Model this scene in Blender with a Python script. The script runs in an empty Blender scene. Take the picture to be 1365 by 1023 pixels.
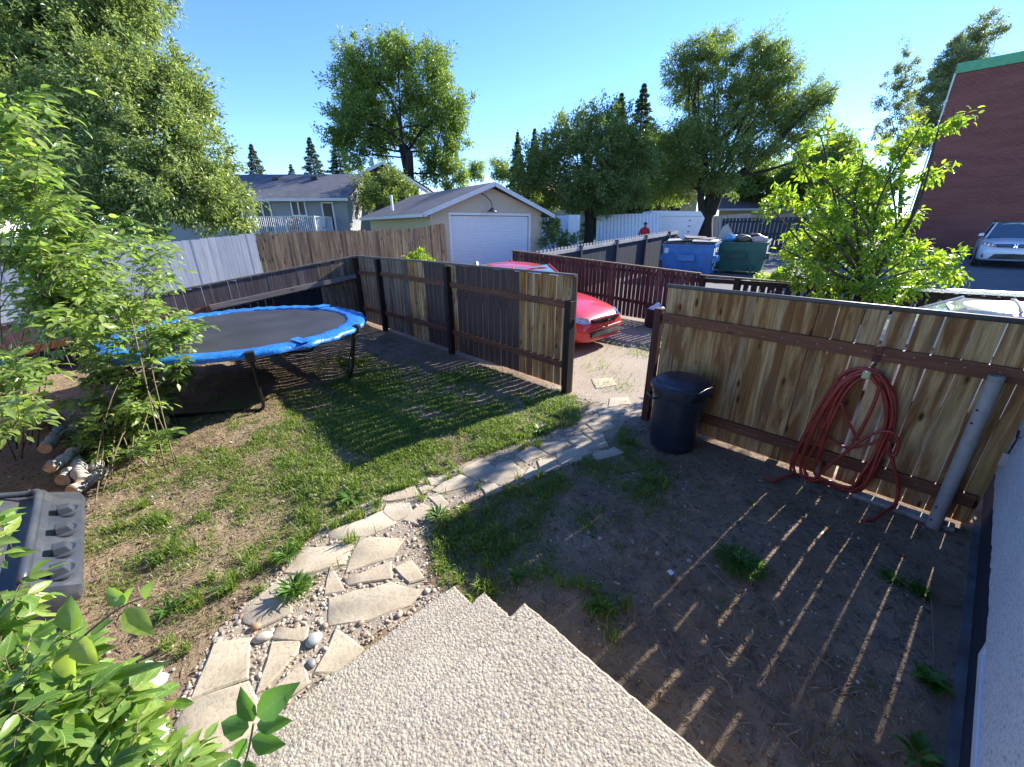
import bpy, bmesh, math, random
import numpy as np
from mathutils import Vector, Matrix
random.seed(7); RNG = np.random.default_rng(11)
SC = bpy.context.scene; COL = SC.collection
PI = math.pi

# ------------------------------------------------------------------ camera
FPX = 531.0; CX, CY = 682.5, 511.5; EYE = 2.2
pt_ = math.atan(531 / 1351.5); rl_ = -math.asin(.0055); yw_ = math.radians(44.4)
def _yaw(v):
    return np.array((v[0]*math.cos(yw_)+v[1]*math.sin(yw_), -v[0]*math.sin(yw_)+v[1]*math.cos(yw_), v[2]))
_R0 = np.array((1, 0, 0.)); _U0 = np.array((0, math.sin(pt_), math.cos(pt_))); _W0 = np.array((0, math.cos(pt_), -math.sin(pt_)))
CR = _yaw(math.cos(rl_)*_R0 + math.sin(rl_)*_U0); CU = _yaw(-math.sin(rl_)*_R0 + math.cos(rl_)*_U0); CW = _yaw(_W0)
RH = np.array((CR[0], CR[1], 0)); RH /= np.linalg.norm(RH)          # horizontal, to the right
WH = np.array((-RH[1], RH[0], 0))                                    # horizontal, away
def _ray(x, y): return CW + (x-CX)/FPX*CR + (CY-y)/FPX*CU
def at(x, y, d): return np.array((0, 0, EYE)) + _ray(x, y)*d         # a surveyed point at distance d
def gr(x, y, z=0.0):
    r = _ray(x, y); return np.array((0, 0, EYE)) + r*((z-EYE)/r[2])
def onp(x, y, P):
    r = _ray(x, y); return np.array((0, 0, EYE)) + r*(P/r[0])

cam = bpy.data.cameras.new('camera'); co = bpy.data.objects.new('camera', cam); COL.objects.link(co)
M = Matrix(((CR[0], CU[0], -CW[0], 0), (CR[1], CU[1], -CW[1], 0), (CR[2], CU[2], -CW[2], EYE), (0, 0, 0, 1)))
co.matrix_world = M; cam.sensor_width = 36; cam.lens = 36*FPX/1365; cam.clip_start = .05; cam.clip_end = 900
SC.camera = co

# ------------------------------------------------------------------ light
SUN_AZ = math.atan2(.993, -.10); SUN_EL = math.radians(28)
w = bpy.data.worlds.new('World'); SC.world = w; w.use_nodes = True
nt = w.node_tree; nt.nodes.clear()
sky = nt.nodes.new('ShaderNodeTexSky'); sky.sky_type = 'NISHITA'; sky.sun_disc = False
sky.sun_elevation = SUN_EL; sky.sun_rotation = SUN_AZ; sky.air_density = .85; sky.dust_density = 0; sky.ozone_density = 4.0; sky.altitude = 1000
bg = nt.nodes.new('ShaderNodeBackground'); bg.inputs[1].default_value = .114
wo = nt.nodes.new('ShaderNodeOutputWorld'); hs_ = nt.nodes.new('ShaderNodeHueSaturation'); hs_.inputs['Saturation'].default_value = 1.13; hs_.inputs['Hue'].default_value = .510; nt.links.new(sky.outputs[0], hs_.inputs['Color']); nt.links.new(hs_.outputs[0], bg.inputs[0]); nt.links.new(bg.outputs[0], wo.inputs[0])
sl = bpy.data.lights.new('sun', 'SUN'); sl.energy = 4.0; sl.angle = math.radians(.5); sl.color = (1, .93, .83)
so = bpy.data.objects.new('sun', sl); COL.objects.link(so)
tosun = Vector((math.sin(SUN_AZ)*math.cos(SUN_EL), math.cos(SUN_AZ)*math.cos(SUN_EL), math.sin(SUN_EL)))
so.rotation_euler = tosun.to_track_quat('Z', 'Y').to_euler(); so.location = (30, -5, 20)
vs = SC.view_settings; vs.view_transform = 'Standard'; vs.look = 'None'; vs.exposure = 1.85; vs.gamma = 1
SC.cycles.max_bounces = 8; SC.cycles.transparent_max_bounces = 8; SC.cycles.caustics_reflective = False; SC.cycles.caustics_refractive = False

# ------------------------------------------------------------------ objects
def tag(o, label=None, cat=None, group=None, kind=None):
    if label: o['label'] = label
    if cat: o['category'] = cat
    if group: o['group'] = group
    if kind: o['kind'] = kind
    return o
def thing(name, label, cat, loc=(0, 0, 0), rz=0, group=None):
    o = bpy.data.objects.new(name, None); COL.objects.link(o); o.location = loc; o.rotation_euler = (0, 0, rz); o.empty_display_size = .1
    return tag(o, label, cat, group)
def wroot(p):
    while p is not None:
        if p.get('_world') is not None: return list(p['_world'])
        p = p.parent
    return None
class MB:
    """collects shapes in world (or local) coordinates and links them as one mesh"""
    def __init__(s): s.v = []; s.f = []; s.mi = []; s.cur = 0
    def _add(s, vs_, fs_):
        n = len(s.v); s.v += [tuple(map(float, p)) for p in vs_]; s.f += [tuple(i+n for i in f) for f in fs_]; s.mi += [s.cur]*len(fs_)
        return s
    def box(s, c, size, rz=0, ax=None):
        hx, hy, hz = size[0]/2, size[1]/2, size[2]/2
        m = Matrix.Rotation(rz, 3, 'Z') if ax is None else ax
        vs_ = [Vector(c)+m @ Vector((x*hx, y*hy, z*hz)) for x in (-1, 1) for y in (-1, 1) for z in (-1, 1)]
        return s._add(vs_, [(0, 1, 3, 2), (4, 6, 7, 5), (0, 4, 5, 1), (2, 3, 7, 6), (0, 2, 6, 4), (1, 5, 7, 3)])
    def bar(s, A, B, wd, hh, up=(0, 0, 1)):
        A = Vector(A); B = Vector(B); d = (B-A).normalized(); u = Vector(up); l = u.cross(d)
        if l.length < 1e-4: l = Vector((1, 0, 0)).cross(d)
        l.normalize(); u = d.cross(l)
        q = [(-1, -1), (1, -1), (1, 1), (-1, 1)]
        vs_ = [P+l*(a*wd/2)+u*(b*hh/2) for P in (A, B) for a, b in q]
        return s._add(vs_, [(3, 2, 1, 0), (4, 5, 6, 7)]+[(i, (i+1) % 4, 4+(i+1) % 4, 4+i) for i in range(4)])
    def tube(s, pts, rad, n=8, cap=True, closed=False):
        pts = [Vector(p) for p in pts]; k = len(pts)
        rad = [rad]*k if not hasattr(rad, '__len__') else rad
        prev = None; vs_ = []
        for i, p in enumerate(pts):
            t = (pts[(i+1) % k]-pts[i-1]) if closed else (pts[min(i+1, k-1)]-pts[max(i-1, 0)])
            if t.length < 1e-9: t = Vector((0, 0, 1))
            t.normalize()
            if prev is None:
                prev = t.orthogonal().normalized()
            prev = (prev-t*prev.dot(t)).normalized(); b = t.cross(prev)
            vs_ += [p+(prev*math.cos(2*PI*j/n)+b*math.sin(2*PI*j/n))*rad[i] for j in range(n)]
        fs_ = []
        for i in range(k if closed else k-1):
            a = i*n; c = ((i+1) % k)*n
            fs_ += [(a+j, a+(j+1) % n, c+(j+1) % n, c+j) for j in range(n)]
        if cap and not closed: fs_ += [tuple(range(n-1, -1, -1)), tuple((k-1)*n+j for j in range(n))]
        return s._add(vs_, fs_)
    def lathe(s, prof, n=32, c=(0, 0, 0), cap=True, wob=None):
        vs_ = []
        for r, z in prof:
            for j in range(n):
                rr = r*(wob(j, z) if wob else 1)
                vs_.append((c[0]+rr*math.cos(2*PI*j/n), c[1]+rr*math.sin(2*PI*j/n), c[2]+z))
        k = len(prof)
        fs_ = [(i*n+j, i*n+(j+1) % n, (i+1)*n+(j+1) % n, (i+1)*n+j) for i in range(k-1) for j in range(n)]
        if cap: fs_ += [tuple(range(n-1, -1, -1)), tuple((k-1)*n+j for j in range(n))]
        return s._add(vs_, fs_)
    def prism(s, poly, z0, z1, shrink=0.0):
        n = len(poly); c = np.mean(np.array(poly), 0)
        top = [tuple(np.array(p)+(c-np.array(p))*shrink) for p in poly]
        vs_ = [(p[0], p[1], z0) for p in poly]+[(p[0], p[1], z1) for p in top]
        return s._add(vs_, [tuple(range(n-1, -1, -1)), tuple(range(n, 2*n))]+[(i, (i+1) % n, n+(i+1) % n, n+i) for i in range(n)])
    def poly(s, pts): return s._add(pts, [tuple(range(len(pts)))])
    def slab(s, pts, nrm, th):
        """planar polygon given thickness th along -nrm"""
        nrm = Vector(nrm).normalized(); n = len(pts); a = [Vector(p) for p in pts]; b = [p-nrm*th for p in a]
        return s._add(a+b, [tuple(range(n)), tuple(range(2*n-1, n-1, -1))]+[(i, n+i, n+(i+1) % n, (i+1) % n) for i in range(n)])
    def loft(s, rings, cap=True, closed=True):
        k = len(rings); n = len(rings[0]); vs_ = [p for r in rings for p in r]
        m = n if closed else n-1
        fs_ = [(i*n+j, i*n+(j+1) % n, (i+1)*n+(j+1) % n, (i+1)*n+j) for i in range(k-1) for j in range(m)]
        if cap: fs_ += [tuple(range(n-1, -1, -1)), tuple((k-1)*n+j for j in range(n))]
        return s._add(vs_, fs_)
    def build(s, name, mat, parent=None, smooth=False, bevel=0, sub=0, origin=None, auto=None):
        me = bpy.data.meshes.new(name)
        off = Vector((0, 0, 0))
        if origin is not None: off = Vector(origin)
        pw = wroot(parent)
        if pw is not None: off = Vector(pw)
        me.from_pydata([tuple(Vector(p)-off) for p in s.v], [], s.f)
        mats = mat if isinstance(mat, (list, tuple)) else [mat]
        for m in mats: me.materials.append(m)
        if len(mats) > 1: me.polygons.foreach_set('material_index', s.mi)
        bm = bmesh.new(); bm.from_mesh(me); bmesh.ops.recalc_face_normals(bm, faces=bm.faces); bm.to_mesh(me); bm.free()
        if smooth: me.polygons.foreach_set('use_smooth', [True]*len(me.polygons))
        o = bpy.data.objects.new(name, me); COL.objects.link(o)
        if origin is not None and parent is None: o.location = off
        if parent is not None: o.parent = parent
        if bevel:
            b = o.modifiers.new('b', 'BEVEL'); b.width = bevel; b.segments = 2; b.limit_method = 'ANGLE'; b.angle_limit = .6
        if sub:
            u = o.modifiers.new('s', 'SUBSURF'); u.levels = sub; u.render_levels = sub
        if auto is not None:
            me.polygons.foreach_set('use_smooth', [True]*len(me.polygons)); me.set_sharp_from_angle(angle=auto)
        me.update(); return o
def wthing(name, label, cat, loc, group=None):
    """a thing whose parts are written in world coordinates"""
    o = thing(name, label, cat, loc, 0, group); o['_world'] = [float(x) for x in loc]; return o
def npmesh(name, V, loops, sizes, mat, parent=None, smooth=True, origin=None):
    me = bpy.data.meshes.new(name); off = np.zeros(3)
    pw = wroot(parent)
    if pw is not None: off = np.array(list(pw))
    elif origin is not None: off = np.array(origin)
    V = (V-off).astype(np.float32)
    me.vertices.add(len(V)); me.vertices.foreach_set('co', V.ravel())
    me.loops.add(len(loops)); me.loops.foreach_set('vertex_index', np.asarray(loops, np.int32))
    me.polygons.add(len(sizes)); st = np.concatenate(([0], np.cumsum(sizes)[:-1])).astype(np.int32)
    me.polygons.foreach_set('loop_start', st)
    try: me.polygons.foreach_set('loop_total', np.asarray(sizes, np.int32))
    except Exception: pass
    me.polygons.foreach_set('use_smooth', np.full(len(sizes), smooth))
    me.materials.append(mat); me.update(calc_edges=True); me.validate()
    o = bpy.data.objects.new(name, me); COL.objects.link(o)
    if parent is not None: o.parent = parent
    elif origin is not None: o.location = origin
    return o
def copy_tree(o, parent=None):
    c = o.copy(); COL.objects.link(c)
    if parent: c.parent = parent
    for ch in list(o.children): copy_tree(ch, c)
    return c
def spline(pts, n=6, closed=False):
    P = [np.array(p, float) for p in pts]; k = len(P); out = []
    rng = range(k if closed else k-1)
    for i in rng:
        g = lambda j: P[j % k] if closed else P[min(max(j, 0), k-1)]
        a, b, c, d = g(i-1), g(i), g(i+1), g(i+2)
        for t in np.linspace(0, 1, n, endpoint=False):
            out.append(.5*((2*b)+(-a+c)*t+(2*a-5*b+4*c-d)*t*t+(-a+3*b-3*c+d)*t**3))
    if not closed: out.append(P[-1])
    return out
# ------------------------------------------------------------------ materials
def newmat(name):
    m = bpy.data.materials.new(name); m.use_nodes = True; nt = m.node_tree; nt.nodes.clear()
    out = nt.nodes.new('ShaderNodeOutputMaterial'); b = nt.nodes.new('ShaderNodeBsdfPrincipled'); nt.links.new(b.outputs[0], out.inputs[0])
    return m, nt, b, out
def N(nt, t, **kw):
    n = nt.nodes.new('ShaderNode'+t)
    for k, v in kw.items():
        if k in ('operation', 'blend_type', 'data_type', 'feature', 'noise_dimensions', 'distance', 'wave_type', 'bands_direction', 'use_clamp', 'color_space', 'interpolation_type', 'clamp'): setattr(n, k, v)
        else: n.inputs[k.replace('_', ' ')].default_value = v
    return n
def L(nt, a, b): nt.links.new(a, b)
def ramp(nt, fac, stops, interp='LINEAR'):
    r = nt.nodes.new('ShaderNodeValToRGB'); r.color_ramp.interpolation = interp; e = r.color_ramp.elements
    while len(e) < len(stops): e.new(.5)
    for i, (p, c) in enumerate(stops):
        e[i].position = p; e[i].color = (*c, 1) if len(c) == 3 else c
    L(nt, fac, r.inputs[0]); return r.outputs[0]
def mixc(nt, f, a, b, mode='MIX'):
    n = nt.nodes.new('ShaderNodeMix'); n.data_type = 'RGBA'; n.blend_type = mode
    for s, v in ((n.inputs[0], f), (n.inputs[6], a), (n.inputs[7], b)):
        if hasattr(v, 'links'): L(nt, v, s)
        elif isinstance(v, (int, float)): s.default_value = v
        else: s.default_value = (*v, 1)
    return n.outputs[2]
def mth(nt, op, a, b=None, c=None):
    n = nt.nodes.new('ShaderNodeMath'); n.operation = op
    for i, v in enumerate((a, b, c)):
        if v is None: continue
        if hasattr(v, 'links'): L(nt, v, n.inputs[i])
        else: n.inputs[i].default_value = v
    return n.outputs[0]
def coords(nt, scale=(1, 1, 1), kind='Object', rot=(0, 0, 0)):
    tc = nt.nodes.new('ShaderNodeTexCoord'); mp = nt.nodes.new('ShaderNodeMapping')
    mp.inputs['Scale'].default_value = scale; mp.inputs['Rotation'].default_value = rot
    L(nt, tc.outputs[kind], mp.inputs[0]); return mp.outputs[0]
def noise(nt, vec, scale, detail=4, rough=.55, dist=0):
    n = nt.nodes.new('ShaderNodeTexNoise'); n.inputs['Scale'].default_value = scale; n.inputs['Detail'].default_value = detail
    n.inputs['Roughness'].default_value = rough; n.inputs['Distortion'].default_value = dist
    if vec is not None: L(nt, vec, n.inputs['Vector'])
    return n.outputs['Fac']
def voro(nt, vec, scale, feature='F1', out='Distance'):
    n = nt.nodes.new('ShaderNodeTexVoronoi'); n.feature = feature; n.inputs['Scale'].default_value = scale
    L(nt, vec, n.inputs['Vector']); return n.outputs[out]
def bump(nt, b, h, strength=.4, dist=.01):
    n = nt.nodes.new('ShaderNodeBump'); n.inputs['Strength'].default_value = strength; n.inputs['Distance'].default_value = dist
    L(nt, h, n.inputs['Height']); L(nt, n.outputs[0], b.inputs['Normal']); return n
def island(nt): return nt.nodes.new('ShaderNodeNewGeometry').outputs['Random Per Island']
def simple(name, col, rough=.6, metal=0, var=.15, scale=6, bmp=0, spec=.5, coat=0, dirt=None):
    m, nt, b, o = newmat(name)
    v = coords(nt); n = noise(nt, v, scale, 5)
    c = ramp(nt, n, [(.3, tuple(x*(1-var) for x in col)), (.7, tuple(min(1, x*(1+var)) for x in col))])
    if dirt:
        n2 = noise(nt, v, scale*.35, 6, .7); f = ramp(nt, n2, [(.5, (0, 0, 0)), (.72, (1, 1, 1))]); c = mixc(nt, f, c, dirt)
    L(nt, c, b.inputs['Base Color']); b.inputs['Roughness'].default_value = rough; b.inputs['Metallic'].default_value = metal
    b.inputs['Specular IOR Level'].default_value = spec; b.inputs['Coat Weight'].default_value = coat
    if bmp: bump(nt, b, noise(nt, v, scale*6, 4), bmp, .004)
    return m
def wood(name, cols, dark, stain=.5, axis='Z', rough=.75, knots=True, scale=1.0, weather=None):
    """sawn boards; grain runs along axis; every board gets its own tone"""
    m, nt, b, o = newmat(name)
    tc = nt.nodes.new('ShaderNodeTexCoord'); isl = island(nt)
    off = nt.nodes.new('ShaderNodeVectorMath'); off.operation = 'ADD'
    cmb = nt.nodes.new('ShaderNodeCombineXYZ')
    for i, k in enumerate((37, 53, 71)): L(nt, mth(nt, 'MULTIPLY', isl, k), cmb.inputs[i])
    L(nt, tc.outputs['Object'], off.inputs[0]); L(nt, cmb.outputs[0], off.inputs[1])
    mp = nt.nodes.new('ShaderNodeMapping'); s = [22*scale, 22*scale, 22*scale]; s['XYZ'.index(axis)] = 1.1*scale; mp.inputs['Scale'].default_value = s
    L(nt, off.outputs[0], mp.inputs[0]); v = mp.outputs[0]
    g = noise(nt, v, 1.0, 6, .62, 1.2)
    fine = noise(nt, v, 5.0, 4, .6)
    base = ramp(nt, isl, [(i/(len(cols)-1), c) for i, c in enumerate(cols)])
    c = mixc(nt, ramp(nt, g, [(.42, (0, 0, 0)), (.75, (1, 1, 1))]), base, tuple(dark))
    c = mixc(nt, mth(nt, 'MULTIPLY', ramp(nt, fine, [(.45, (0, 0, 0)), (.7, (1, 1, 1))]), .35), c, tuple(x*.5 for x in dark))
    # broad blotchy stain
    mp2 = nt.nodes.new('ShaderNodeMapping'); s2 = [9*scale]*3; s2['XYZ'.index(axis)] = 1.0*scale; mp2.inputs['Scale'].default_value = s2; L(nt, off.outputs[0], mp2.inputs[0])
    bl = noise(nt, mp2.outputs[0], 1.0, 4, .6, .6)
    c = mixc(nt, mth(nt, 'MULTIPLY', ramp(nt, bl, [(.46, (0, 0, 0)), (.60, (1, 1, 1))]), stain), c, tuple(dark))
    if weather:
        bl2 = noise(nt, mp2.outputs[0], 1.7, 5, .7, .3)
        c = mixc(nt, mth(nt, 'MULTIPLY', ramp(nt, bl2, [(.52, (0, 0, 0)), (.7, (1, 1, 1))]), .75), c, tuple(weather))
    if knots:
        mp3 = nt.nodes.new('ShaderNodeMapping'); s3 = [9*scale]*3; s3['XYZ'.index(axis)] = 3.2*scale; mp3.inputs['Scale'].default_value = s3; L(nt, off.outputs[0], mp3.inputs[0])
        k = voro(nt, mp3.outputs[0], 1.0)
        c = mixc(nt, ramp(nt, k, [(.09, (1, 1, 1)), (.19, (0, 0, 0))]), c, tuple(x*.35 for x in dark))
    L(nt, c, b.inputs['Base Color']); b.inputs['Roughness'].default_value = rough; b.inputs['Specular IOR Level'].default_value = .25
    bump(nt, b, g, .35, .004); return m
def leafmat(name, a, c, tr=.4, rough=.45, young=None, tcol=None):
    m, nt, b, o = newmat(name); isl = island(nt)
    st = [(0, a), (1, c)] if young is None else [(0, a), (.75, c), (1, young)]
    col = ramp(nt, isl, st)
    L(nt, col, b.inputs['Base Color']); b.inputs['Roughness'].default_value = rough; b.inputs['Specular IOR Level'].default_value = .35
    t = nt.nodes.new('ShaderNodeBsdfTranslucent'); mx = nt.nodes.new('ShaderNodeMixShader'); mx.inputs[0].default_value = tr
    tc = mixc(nt, 1.0, col, tcol or (1.9, 2.0, .9), 'MULTIPLY'); L(nt, tc, t.inputs[0])
    L(nt, b.outputs[0], mx.inputs[1]); L(nt, t.outputs[0], mx.inputs[2]); L(nt, mx.outputs[0], o.inputs[0]); return m
def veined(m, amt=.35):
    """pale midrib and side veins, brown specks, on leaves that carry a uv map"""
    nt = m.node_tree; b = next(n for n in nt.nodes if n.type == 'BSDF_PRINCIPLED'); col = b.inputs['Base Color'].links[0].from_socket
    tc = nt.nodes.new('ShaderNodeTexCoord'); sx = nt.nodes.new('ShaderNodeSeparateXYZ'); L(nt, tc.outputs['UV'], sx.inputs[0])
    av = mth(nt, 'ABSOLUTE', mth(nt, 'SUBTRACT', sx.outputs[1], .5)); mid = ramp(nt, av, [(.012, (1, 1, 1)), (.035, (0, 0, 0))])
    sd = mth(nt, 'FRACT', mth(nt, 'MULTIPLY', mth(nt, 'SUBTRACT', sx.outputs[0], mth(nt, 'MULTIPLY', av, .55)), 8.0)); sv = ramp(nt, sd, [(.0, (1, 1, 1)), (.10, (.25, .25, .25)), (.5, (0, 0, 0)), (.93, (.2, .2, .2)), (1, (1, 1, 1))])
    f = mth(nt, 'MAXIMUM', mid, mth(nt, 'MULTIPLY', sv, .55)); n = noise(nt, coords(nt), 55, 4, .6); c = mixc(nt, mth(nt, 'MULTIPLY', f, amt), col, (.40, .48, .18))
    c = mixc(nt, mth(nt, 'MULTIPLY', ramp(nt, n, [(.36, (1, 1, 1)), (.46, (0, 0, 0))]), .35), c, (.03, .07, .012)); c = mixc(nt, mth(nt, 'MULTIPLY', ramp(nt, noise(nt, coords(nt), 130, 2, .5), [(.70, (0, 0, 0)), (.75, (1, 1, 1))]), .7), c, (.16, .10, .04))
    L(nt, c, b.inputs['Base Color']); bump(nt, b, sv, -.35, .003); return m
def glassmat(name, col=(.02, .03, .04), rough=.05, spec=1.0):
    m, nt, b, o = newmat(name); b.inputs['Base Color'].default_value = (*col, 1); b.inputs['Roughness'].default_value = rough; b.inputs['Specular IOR Level'].default_value = spec; b.inputs['Coat Weight'].default_value = .6; return m

MT = {}
MT['knotty'] = wood('weathered knotty pine', [(.56, .37, .165), (.48, .30, .115), (.58, .41, .21), (.43, .30, .16), (.54, .32, .11)], (.19, .072, .018), .9, weather=(.14, .11, .075))
MT['brownboard'] = wood('dark brown stained boards', [(.098, .062, .048), (.118, .075, .058), (.105, .068, .056)], (.04, .028, .026), .3, knots=False)
MT['navyboard'] = wood('dark navy boards', [(.016, .016, .026), (.022, .02, .03)], (.008, .008, .014), .3, knots=False)
MT['mauveboard'] = wood('faded brown boards', [(.12, .09, .09), (.14, .11, .105), (.11, .085, .085), (.18, .145, .135)], (.05, .035, .036), .4, knots=False)
MT['railred'] = wood('red brown rail timber', [(.19, .075, .035), (.22, .095, .05), (.17, .07, .04)], (.09, .035, .02), .4, axis='Y', rough=.7)
MT['postred'] = wood('red brown post timber', [(.10, .035, .025), (.12, .045, .03)], (.05, .02, .015), .3, rough=.7)
MT['postdark'] = wood('dark brown post timber', [(.035, .022, .018), (.045, .028, .022)], (.02, .012, .01), .3, rough=.7)
MT['greyrail'] = wood('bleached grey rail', [(.26, .235, .215), (.22, .2, .18)], (.13, .11, .1), .4, axis='X')
MT['oldwood'] = wood('old brown weathered boards', [(.21, .15, .098), (.27, .20, .135), (.17, .12, .08), (.30, .225, .15)], (.07, .045, .03), .6, weather=(.3, .26, .2), scale=.8)
MT['greyfence'] = wood('pale grey painted boards', [(.50, .52, .55), (.56, .58, .60), (.46, .48, .52)], (.36, .37, .40), .3, knots=False, scale=.7)
MT['redfence'] = wood('peeling dark red pickets', [(.062, .022, .021), (.078, .027, .025), (.046, .018, .019), (.11, .058, .05)], (.03, .012, .014), .5, weather=(.20, .12, .105), knots=False)
MT['blackfence'] = wood('near black stained pickets', [(.025, .015, .014), (.035, .02, .018)], (.012, .008, .008), .3, knots=False)
MT['bluegrey'] = wood('blue grey painted boards', [(.035, .044, .062), (.045, .055, .075)], (.025, .032, .046), .25, knots=False, scale=.7)
MT['pinkboard'] = wood('faded pink brown siding', [(.40, .27, .25), (.44, .31, .29), (.37, .25, .23)], (.25, .16, .15), .3, knots=False)
MT['capgrey'] = simple('dark grey fence cap', (.10, .088, .075), .55, 0, .25, 5)
MT['metalgrey'] = simple('galvanised metal', (.35, .36, .37), .4, .7)
MT['plasticgrey'] = simple('grey pvc pipe', (.30, .275, .25), .55, 0, .12, 8, dirt=(.2, .17, .14))
MT['hose'] = simple('dark red rubber hose', (.27, .032, .020), .45, 0, .3, 12)
MT['navybin'] = simple('navy plastic', (.014, .019, .034), .42, 0, .25, 9, dirt=(.035, .04, .048))
MT['blacktube'] = simple('black powder coated steel', (.012, .012, .013), .4)
MT['bluepad'] = None
def stone(name, cols, sc=3.0, bs=.35):
    m, nt, b, o = newmat(name); v = coords(nt); isl = nt.nodes.new('ShaderNodeObjectInfo').outputs['Random']
    base = ramp(nt, isl, [(i/(len(cols)-1), c) for i, c in enumerate(cols)])
    n = noise(nt, v, sc, 6, .65); n2 = noise(nt, v, sc*14, 5, .7)
    c = mixc(nt, ramp(nt, n, [(.38, (0, 0, 0)), (.7, (1, 1, 1))]), base, tuple(x*.72 for x in cols[0]))
    c = mixc(nt, mth(nt, 'MULTIPLY', ramp(nt, n2, [(.35, (1, 1, 1)), (.5, (0, 0, 0))]), .5), c, (.2, .15, .11))
    L(nt, c, b.inputs['Base Color']); b.inputs['Roughness'].default_value = .85; b.inputs['Specular IOR Level'].default_value = .2
    h = mth(nt, 'ADD', n, mth(nt, 'MULTIPLY', n2, .4)); bump(nt, b, h, bs, .02); return m
MT['flag'] = stone('sandstone flags', [(.45, .385, .275), (.49, .425, .315), (.43, .36, .27), (.50, .445, .35)])
def pebmat(name, stops, rough=.6):
    m, nt, b, o = newmat(name); c = ramp(nt, island(nt), stops, 'CONSTANT'); v = coords(nt); n = noise(nt, v, 60, 4)
    c = mixc(nt, mth(nt, 'MULTIPLY', ramp(nt, n, [(.4, (0, 0, 0)), (.65, (1, 1, 1))]), .4), c, (.25, .2, .16))
    L(nt, c, b.inputs['Base Color']); b.inputs['Roughness'].default_value = rough; return m
MT['pebble'] = pebmat('river pebbles', [(0, (.36, .29, .21)), (.2, (.44, .37, .28)), (.4, (.29, .22, .17)), (.55, (.47, .41, .33)), (.7, (.36, .22, .16)), (.82, (.22, .20, .19)), (.9, (.40, .33, .26))])
def concrete_agg():
    m, nt, b, o = newmat('exposed aggregate concrete'); v = coords(nt)
    d1 = voro(nt, v, 78); c1 = voro(nt, v, 78, out='Color'); d2 = voro(nt, v, 150)
    big = noise(nt, v, 2.2, 5, .6)
    sep = nt.nodes.new('ShaderNodeSeparateColor'); L(nt, c1, sep.inputs[0])
    peb = ramp(nt, sep.outputs[0], [(0, (.345, .305, .235)), (.3, (.39, .35, .275)), (.5, (.30, .26, .20)), (.62, (.43, .39, .32)), (.74, (.26, .235, .20)), (.83, (.36, .31, .245)), (.93, (.19, .175, .165))], 'CONSTANT')
    matrix = ramp(nt, big, [(.3, (.28, .25, .195)), (.7, (.36, .325, .26))])
    edge = ramp(nt, d1, [(.42, (1, 1, 1)), (.62, (0, 0, 0))])
    c = mixc(nt, edge, matrix, peb)
    hole = ramp(nt, noise(nt, v, 62, 4, .65), [(.35, (1, 1, 1)), (.42, (0, 0, 0))]); c = mixc(nt, mth(nt, 'MULTIPLY', hole, .85), c, (.085, .07, .058))  # dark pits: shade of the crevices put into the colour
    wear = ramp(nt, noise(nt, v, 1.3, 4, .6), [(.42, (0, 0, 0)), (.68, (1, 1, 1))]); c = mixc(nt, mth(nt, 'MULTIPLY', wear, .35), c, (.41, .37, .30))
    dirt_ = ramp(nt, noise(nt, v, 3.1, 6, .7), [(.5, (0, 0, 0)), (.68, (1, 1, 1))]); c = mixc(nt, mth(nt, 'MULTIPLY', dirt_, .35), c, (.24, .2, .16))
    L(nt, c, b.inputs['Base Color']); b.inputs['Roughness'].default_value = .8; b.inputs['Specular IOR Level'].default_value = .25
    h = mth(nt, 'SUBTRACT', mth(nt, 'MULTIPLY', mth(nt, 'SUBTRACT', .7, d1), .9), mth(nt, 'MULTIPLY', hole, .9)); h = mth(nt, 'ADD', h, mth(nt, 'MULTIPLY', mth(nt, 'SUBTRACT', .6, d2), .35))
    bump(nt, b, h, .6, .008); return m
MT['agg'] = concrete_agg()
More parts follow.
